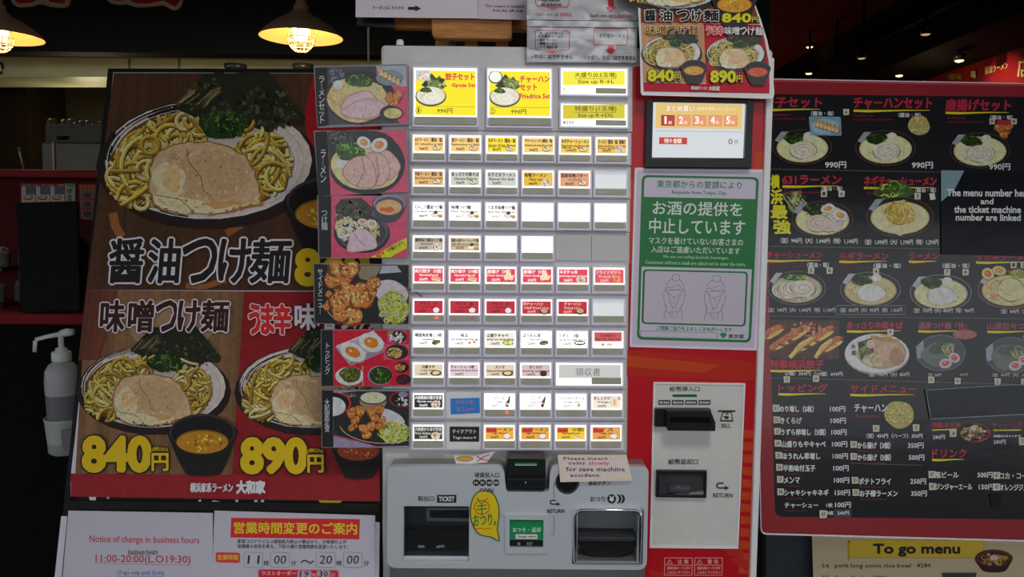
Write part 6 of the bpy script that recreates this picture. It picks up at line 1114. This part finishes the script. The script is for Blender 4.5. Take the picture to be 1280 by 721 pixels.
for x0, x1, lab in ((281, 308, 'grey cylindrical pot rim above the menu board top, left of two'), (366, 392, 'grey cylindrical pot rim above the menu board top, right of two')):
    p = at((x0 + x1) / 2, 88, 1.9); r = (x1 - x0) / 2 * 3.15 / 1000; t = thing('steel_pot', lab, 'pot', p - (0, 0, .12))
    Geo().lathe(p, [(.001, -.12), (r * .8, -.12), (r * .85, 0), (r, .004), (r, .022), (r * .96, .022), (r * .85, .006)], 28).build('pot_body', mat('grey_pot', (62, 64, 58), .3, .5, noise=.1, g=1.6), t, True)
    tag(Geo().box((p[0] - .14, 1.78, p[2] - .14), (p[0] + .14, 2.02, p[2] - .12)).build('wall_shelf', m_black), 'dark shelf behind the board carrying the ' + ('left' if x0 < 300 else 'right') + ' pot', 'shelf')
    for d in (-.13, .13): pass
m_kwall = mat('dim_kitchen_wall', (52, 46, 32), .4, .1, noise=.3, nscale=2.2, g=2.4)
struct(Geo().box((-3.0, 3.6, 0), (.55, 3.7, 2.9)).build('wall_kitchen', m_kwall))
tag(Geo().box((at(10, 100, 3.3)[0], 3.2, 0), (at(46, 100, 3.3)[0], 3.58, 2.2)).build('glow_panel', mat('brown_glow_paint', (40, 30, 14), .5, noise=.3, nscale=3, g=1.2)), 'brown upright panel added for a glow at the back of the kitchen', 'post')  # added panel whose brown stands in for a dim glow on the wall
# partition with red counter
m_cred = mat('dark_red_counter', (84, 14, 16), .5, noise=.08, g=2.4, spec=.12); m_cred2 = mat('deep_red_backboard', (58, 10, 11), .6, noise=.1, nscale=5, g=1.8, spec=.1)
ZL = at(60, 212, 1.30)[2]; ZC = at(60, 392, 1.0)[2]; XR = -.42
CT = thing('counter', 'red service counter with raised ledge and backboard behind the menu board', 'counter', (-1.4, 1.2, 0))
Geo().box((-2.95, 1.30, at(60, 222, 1.30)[2]), (XR, 1.75, ZL)).build('ledge', m_cred, CT, bevel=.004)
Geo().box((-2.95, 1.36, 0), (XR, 1.46, at(60, 222, 1.30)[2])).build('backboard', m_cred2, CT)
Geo().box((-2.95, 1.0, at(60, 406, 1.0)[2]), (XR, 1.36, ZC)).build('counter_top', m_cred, CT, bevel=.004)
Geo().box((-2.95, 1.08, 0), (XR, 1.12, at(60, 407, 1.0)[2])).build('front_panel', m_blackmatt, CT)
YB_ = vplane(1.359)
t = thing('dish_sticker', 'row of three small dish pictures with green end above the black menu stand', 'sticker', YB_.world([(60, 240)])[0])
I = Ink(YB_, .001, GL)
I.poly([(25, 229), (94, 229.6), (94, 262), (26, 262)], (74, 20, 18)); I.text('スペシャル　ラーメン　定食', 28, 230.4, 80, 232.6, (110, 90, 30), .02, 1)
for x in (27, 45, 63): I.rect(x, 233, x + 17, 260, (110, 104, 96)); I.rect(x + 5, 233, x + 17, 243, (44, 54, 60)); I.ell(x + 8, 247, 6, 3.2, (46, 34, 26)); I.ell(x + 8, 246.4, 5, 2.3, (110, 92, 60)); I.line([(x + 12, 243), (x + 14, 247)], .7, (30, 26, 24))
I.poly([(81, 229), (94, 229.6), (94, 262), (81, 262)], (86, 90, 80)); I.poly([(81, 229), (94, 229.6), (92, 234), (84, 233)], (40, 80, 44)); I.text('ぎ\nょ\nう', 84, 236, 91, 252, (30, 34, 30), .04, 1); I.build('pictures', INK, t)
t = thing('dish_sticker', 'small orange-framed picture sticker beside the board edge', 'sticker', YB_.world([(110, 250)])[0]); I = Ink(YB_, .001, GL); I.poly([(98, 230), (122, 230), (121, 276), (101, 274)], (76, 26, 16)); I.text('おすすめ', 100, 231, 118, 236, (120, 60, 24), .03, 1)
for y in (239, 250.6, 262.4): I.rect(102, y, 108, y + 9, (60, 48, 50)); I.rect(110, y, 118, y + 9, (64, 46, 48)); I.ell(109, y + 5, 5, 3, (36, 26, 26))
I.frame([(101, 237.6), (119, 237.6), (118, 273.6), (102, 273)], .7, (84, 70, 66)); I.build('pictures', INK, t)
# black folded menu stand on the counter
S_ = lean(6, 60, 392, 1.03); t = thing('menu_stand', 'black upright menu folder standing on the red counter', 'menu', at(60, 390, 1.03) * (1, 1, 0) + (0, 0, ZC))
Geo().slab(S_, rpoly([(19.4, 253), (96, 251), (100, 389), (27.6, 391)], [3, 3, 4, 4]), -.012, 0).build('front_cover', mat('black_folder', (10, 9, 9), .5, noise=.2, g=1.2, spec=.08), t, bevel=.002)
S2_ = lean(-4, 100, 386, 1.13); Geo().slab(S2_, rpoly([(62, 270), (110, 304), (112, 384), (62, 385)], 3), -.010, 0).build('rear_cover', m_blackmatt, t)
# spice pots on little racks
m_steel = mat('dim_steel', (96, 88, 86), .35, .2, noise=.15, g=2.4)
rk_ = thing('condiment_rack', 'two-tier black wire rack holding steel pots on the counter', 'rack', (at(5, 380, 1.25)[0], 1.25, ZC))
for y in (333, 377):
    z = at(10, y, 1.25)[2]; Geo().box((at(-60, y, 1.25)[0], 1.16, z - .008), (at(25, y, 1.25)[0], 1.33, z)).build('shelf', m_black, rk_)
for x in (-58, 23): Geo().tube([at(x, 315, 1.25) * (1, 0, 1) + (0, 1.25, 0), (at(x, 315, 1.25)[0], 1.25, ZC)], .003).build('post', m_black, rk_)
for i, (x, yb, r, h, lab) in enumerate(((10, 332, 9.4, 16, 'lidded steel pot on the upper rack tier'), (26, 332, 6, 15, 'small steel pot at the right end of the upper rack tier'), (6, 376, 8.4, 19, 'steel pot on the lower rack tier at the photo edge'), (19, 376, 6, 17, 'slim steel pot on the lower rack tier beside the black folder'))):
    y_ = 1.22 if r > 7 else 1.27; p = at(x, yb, 1.25); p = np.array([p[0], y_, p[2]]); k = 2.5 / 1000; t = thing('steel_pot', lab, 'pot', p)
    Geo().lathe(p, [(.001, 0), (r * k, 0), (r * k, h * k), (r * k * 1.06, h * k), (r * k * 1.06, h * k * 1.12)], 24).build('pot_body', m_steel, t, True)
    Geo().lathe(p + (0, 0, h * k * 1.12), [(r * k * 1.06, 0), (r * k * .9, .004), (.006, .007), (.006, .014), (.0001, .016)], 24).build('lid', m_steel, t, True)
    if i == 0: Geo().tube([p + (.0, -.01, h * k), p + (.01, -.01, h * k + .02), p + (.03, -.012, h * k + .014)], .0022).build('spoon_handle', m_steel, t)
# stainless box and crate with cups on the ledge
t = thing('steel_box', 'dull stainless box standing on the red ledge under the crate', 'box', (at(95, 212, 1.5)[0], 1.55, ZL)); a = at(51, 178, 1.5); b = at(190, 212, 1.5)
Geo().box((a[0], 1.5, ZL), (b[0], 1.72, at(60, 178, 1.5)[2])).build('box_body', mat('dull_stainless', (54, 52, 40), .3, .2, noise=.15, nscale=6, g=1.5), t, bevel=.004)
Geo().box((at(66, 180, 1.499)[0], 1.494, ZL), (at(68, 180, 1.499)[0], 1.5, at(60, 178, 1.5)[2])).build('corner_seam', m_steel, t)
zc = at(60, 178, 1.5)[2]; zc2 = at(60, 155, 1.5)[2]; t = thing('cup_crate', 'grey-green plastic crate holding upturned glasses on the steel box', 'crate', (at(95, 178, 1.5)[0], 1.6, zc)); mcr = mat('grey_green_plastic', (52, 56, 44), .5, noise=.1, g=1.6)
S15 = vplane(1.52); plate('crate_side', S15, [(57, 155), (185, 155), (185, 177.6), (57, 177.6)], [[(71, 170), (88, 170), (88, 175), (71, 175)]], -.01, 0, mcr, t)
Geo().box((at(57, 160, 1.52)[0], 1.53, zc + .001), (at(185, 160, 1.52)[0], 1.70, zc + .01)).build('crate_base', mcr, t); Geo().box((at(57, 160, 1.52)[0], 1.53, zc + .01), (at(57, 160, 1.52)[0] + .008, 1.70, zc2)).build('crate_end', mcr, t)
Geo().slab(S15, [(57, 154.6), (102, 154.6), (102, 159), (57, 159)], 0, .006).build('crate_rim', mcr, t)
m_cup = mat('dim_glass', (58, 58, 52), .08, .2, noise=.2, nscale=40, g=1.5)
for i in range(6):
    x = 65 + i * 12.5 - (i > 2) * 3; lab = ['first', 'second', 'third', 'fourth', 'fifth', 'sixth'][i] + ' upturned glass from the left in the kitchen crate'
    p = at(x, 156, 1.6); p = np.array([p[0], 1.6 + .02 * (i % 2), zc + .012]); h = (zc2 - zc) + .012 - (i > 2) * .004; t = thing('glass', lab, 'glass', p, 'glasses in the crate')
    Geo().lathe(p, [(.015, 0), (.016, h * .8), (.0155, h), (.012, h + .006), (.0001, h + .006)], 16).build('bowl', m_cup, t, True); Geo().lathe(p, [(.0165, h * .55), (.0175, h * .6), (.0165, h * .66)], 16).build('band', m_steel, t, True)
t = thing('ladle', 'thin bent ladle handle sticking up behind the red ledge', 'ladle', at(28, 212, 1.6) * (1, 1, 0) + (0, 0, ZL))
Geo().tube([at(30, 213, 1.6), at(27, 200, 1.6), at(24, 190, 1.6), at(22.6, 186, 1.6)], .0035).build('handle', mat('pale_steel', (110, 106, 96), .3, .5, noise=.1, g=1.5), t, True); Geo().lathe(at(22.6, 186, 1.6), [(.0001, -.005), (.008, 0), (.0001, .008)], 12).build('hook_knob', m_black, t, True)
# sanitiser bottle in its holder on a dark stand
YS = .55; kx = 1.8 / 1000; pc = at(80, 525, YS); m_pl = mat('milky_plastic', (108, 108, 110), .35, noise=.04, g=GL); m_liq = mat('clear_gel', (74, 72, 76), .2, noise=.05, g=GL); m_wh = mat('white_pump_plastic', (134, 136, 130), .35, noise=.04, g=GL); m_hold = mat('holder_plastic', (112, 116, 110), .4, noise=.04, g=GL)
def zz(y): return at(80, y, YS)[2]
t = thing('sanitizer_bottle', 'translucent pump bottle of hand sanitizer in a white holder left of the menu board', 'bottle', (pc[0], YS, zz(560)))
z0 = zz(560); c0 = (pc[0], YS, z0)
pr_ = [(.001, 0), (17.4 * kx, 0), (18.4 * kx, .01), (20 * kx, zz(492) - z0)]
Geo().lathe(c0, pr_, 32).build('liquid', m_liq, t, True)
Geo().lathe(c0, [(20 * kx, zz(492) - z0), (20.6 * kx, zz(475) - z0), (19.6 * kx, zz(463) - z0), (15 * kx, zz(455) - z0), (9.6 * kx, zz(451.6) - z0), (8 * kx, zz(450) - z0)], 32).build('bottle_body', m_pl, t, True)
Geo().lathe(c0, [(11 * kx, zz(451) - z0), (11.6 * kx, zz(450) - z0), (11.6 * kx, zz(441) - z0), (10.4 * kx, zz(439) - z0), (7 * kx, zz(438.6) - z0), (7 * kx, zz(435) - z0), (3.2 * kx, zz(434) - z0), (3.2 * kx, zz(420) - z0), (.0001, zz(419.6) - z0)], 28).build('pump_collar', m_wh, t, True)
nz = Geo(); hp = at(84, 416, YS); nz.tube([at(76, 417, YS), at(84, 415.4, YS), at(91.6, 415, YS)], [.008, .0095, .0075], 12); nz.build('pump_head', m_wh, t, True)
Geo().tube([at(78, 417, YS), at(60, 420.4, YS), at(45, 424, YS), at(44, 426, YS), at(43.6, 439.6, YS)], [.0055, .005, .0048, .0048, .0045], 12).build('nozzle', m_wh, t, True)
t = thing('bottle_holder', 'white plastic holder cup carrying the sanitizer bottle on a dark post', 'holder', (pc[0], YS + .02, 0))
hb = zz(565) - .002; hh = zz(521) - hb
Geo().lathe((pc[0], YS, hb), [(.001, 0), (15 * kx, 0), (18 * kx, .004), (20.4 * kx, hh * .5), (22.2 * kx, hh * .92), (23.2 * kx, hh), (21.4 * kx, hh), (20.6 * kx, hh * .92), (19 * kx, .006), (.001, .003)], 32).build('holder_cup', m_hold, t, True)
Geo().slab(vplane(YS - 22 * kx), rpoly([(76, 537), (100, 537), (100, 566), (78, 562)], 3), 0, .002).build('cup_window', m_liq, t)
Geo().box((pc[0] - .012, YS + .045, 0), (pc[0] + .012, YS + .065, hb + .06)).build('post', m_blackmatt, t); Geo().box((pc[0] - .012, YS + .03, hb + .01), (pc[0] + .012, YS + .05, hb + .04)).build('bracket', m_blackmatt, t)
Geo().lathe((pc[0], YS + .055, 0), [(.001, .012), (.14, .012), (.15, 0), (.001, 0)], 28).build('base', m_blackmatt, t)

# pendant lamps
m_shade = mat('brown_enamel_shade', (66, 52, 40), .45, noise=.08, g=4.5); m_in = mat('cream_shade_inside', (200, 160, 96), .5, noise=.03, g=1.0); m_cage = mat('cream_cage_wire', (176, 150, 100), .4, noise=.05, g=1.5); m_hot = mat('lit_bulb', (255, 230, 170), .4, noise=.01, emit=(255, 226, 160), es=7)
def lamp(px, lab):
    Y = 1.55; D = (Y + 1.25); k = D / 1000; c = at(px, 47, Y); t = thing('pendant_lamp', lab, 'pendant lamp', c)
    Geo().lathe(c, [(50 * k, 0), (48 * k, 4 * k), (38 * k, 13 * k), (26 * k, 21 * k), (15 * k, 27 * k), (11 * k, 31 * k), (9 * k, 33 * k), (9 * k, 38 * k), (6 * k, 41 * k), (6 * k, 47 * k), (.0001, 48 * k)], 48).build('shade', m_shade, t, True)
    Geo().lathe(c, [(49.6 * k, .001), (47 * k, 3.4 * k), (37 * k, 11 * k), (25 * k, 18 * k), (13 * k, 23 * k), (.0001, 24 * k)], 48).build('shade_lining', m_in, t, True)
    Geo().lathe(c, [(.0001, -2.6 * k), (7.6 * k, -2 * k), (10.4 * k, 3 * k), (10.4 * k, 10 * k), (8 * k, 16 * k), (5 * k, 22 * k)], 24).build('bulb', m_hot, t, True)
    g = Geo(); rr = 16.6 * k
    for z, r in ((0, 1.0), (-8 * k, .88), (-13.6 * k, .58)): g.tube([c + (rr * r * math.cos(a), rr * r * math.sin(a), z - 1.0 * k) for a in np.linspace(0, 6.2832, 25)], .0022, 6)
    for a in np.linspace(0, math.pi, 4, endpoint=False): g.tube([c + (rr * math.cos(b_) * math.cos(a), rr * math.cos(b_) * math.sin(a), -1.0 * k - abs(math.sin(b_)) * 17 * k) for b_ in np.linspace(0, math.pi, 13)], .0022, 6)
    for a in np.linspace(0, 6.283, 5)[:-1]: g.tube([c + (rr * math.cos(a), rr * math.sin(a), -1.0 * k), c + (rr * .8 * math.cos(a), rr * .8 * math.sin(a), 14 * k)], .002, 6)
    g.build('wire_cage', m_cage, t, True)
    Geo().tube([c + (0, 0, 47 * k), (c[0], c[1], 2.9)], .006, 8).build('cord', m_steel, t)
    l = bpy.data.lights.new('pendant_bulb', 'POINT'); l.energy = 3.6; l.color = (1, .74, .42); l.shadow_soft_size = .03; o = bpy.data.objects.new('pendant_bulb', l); C.objects.link(o); o.location = tuple(c + (0, 0, -12 * k))
lamp(376.6, 'whole brown enamel pendant lamp with caged bulb above the menu board'); lamp(-2, 'brown enamel pendant lamp cut by the left photo edge')
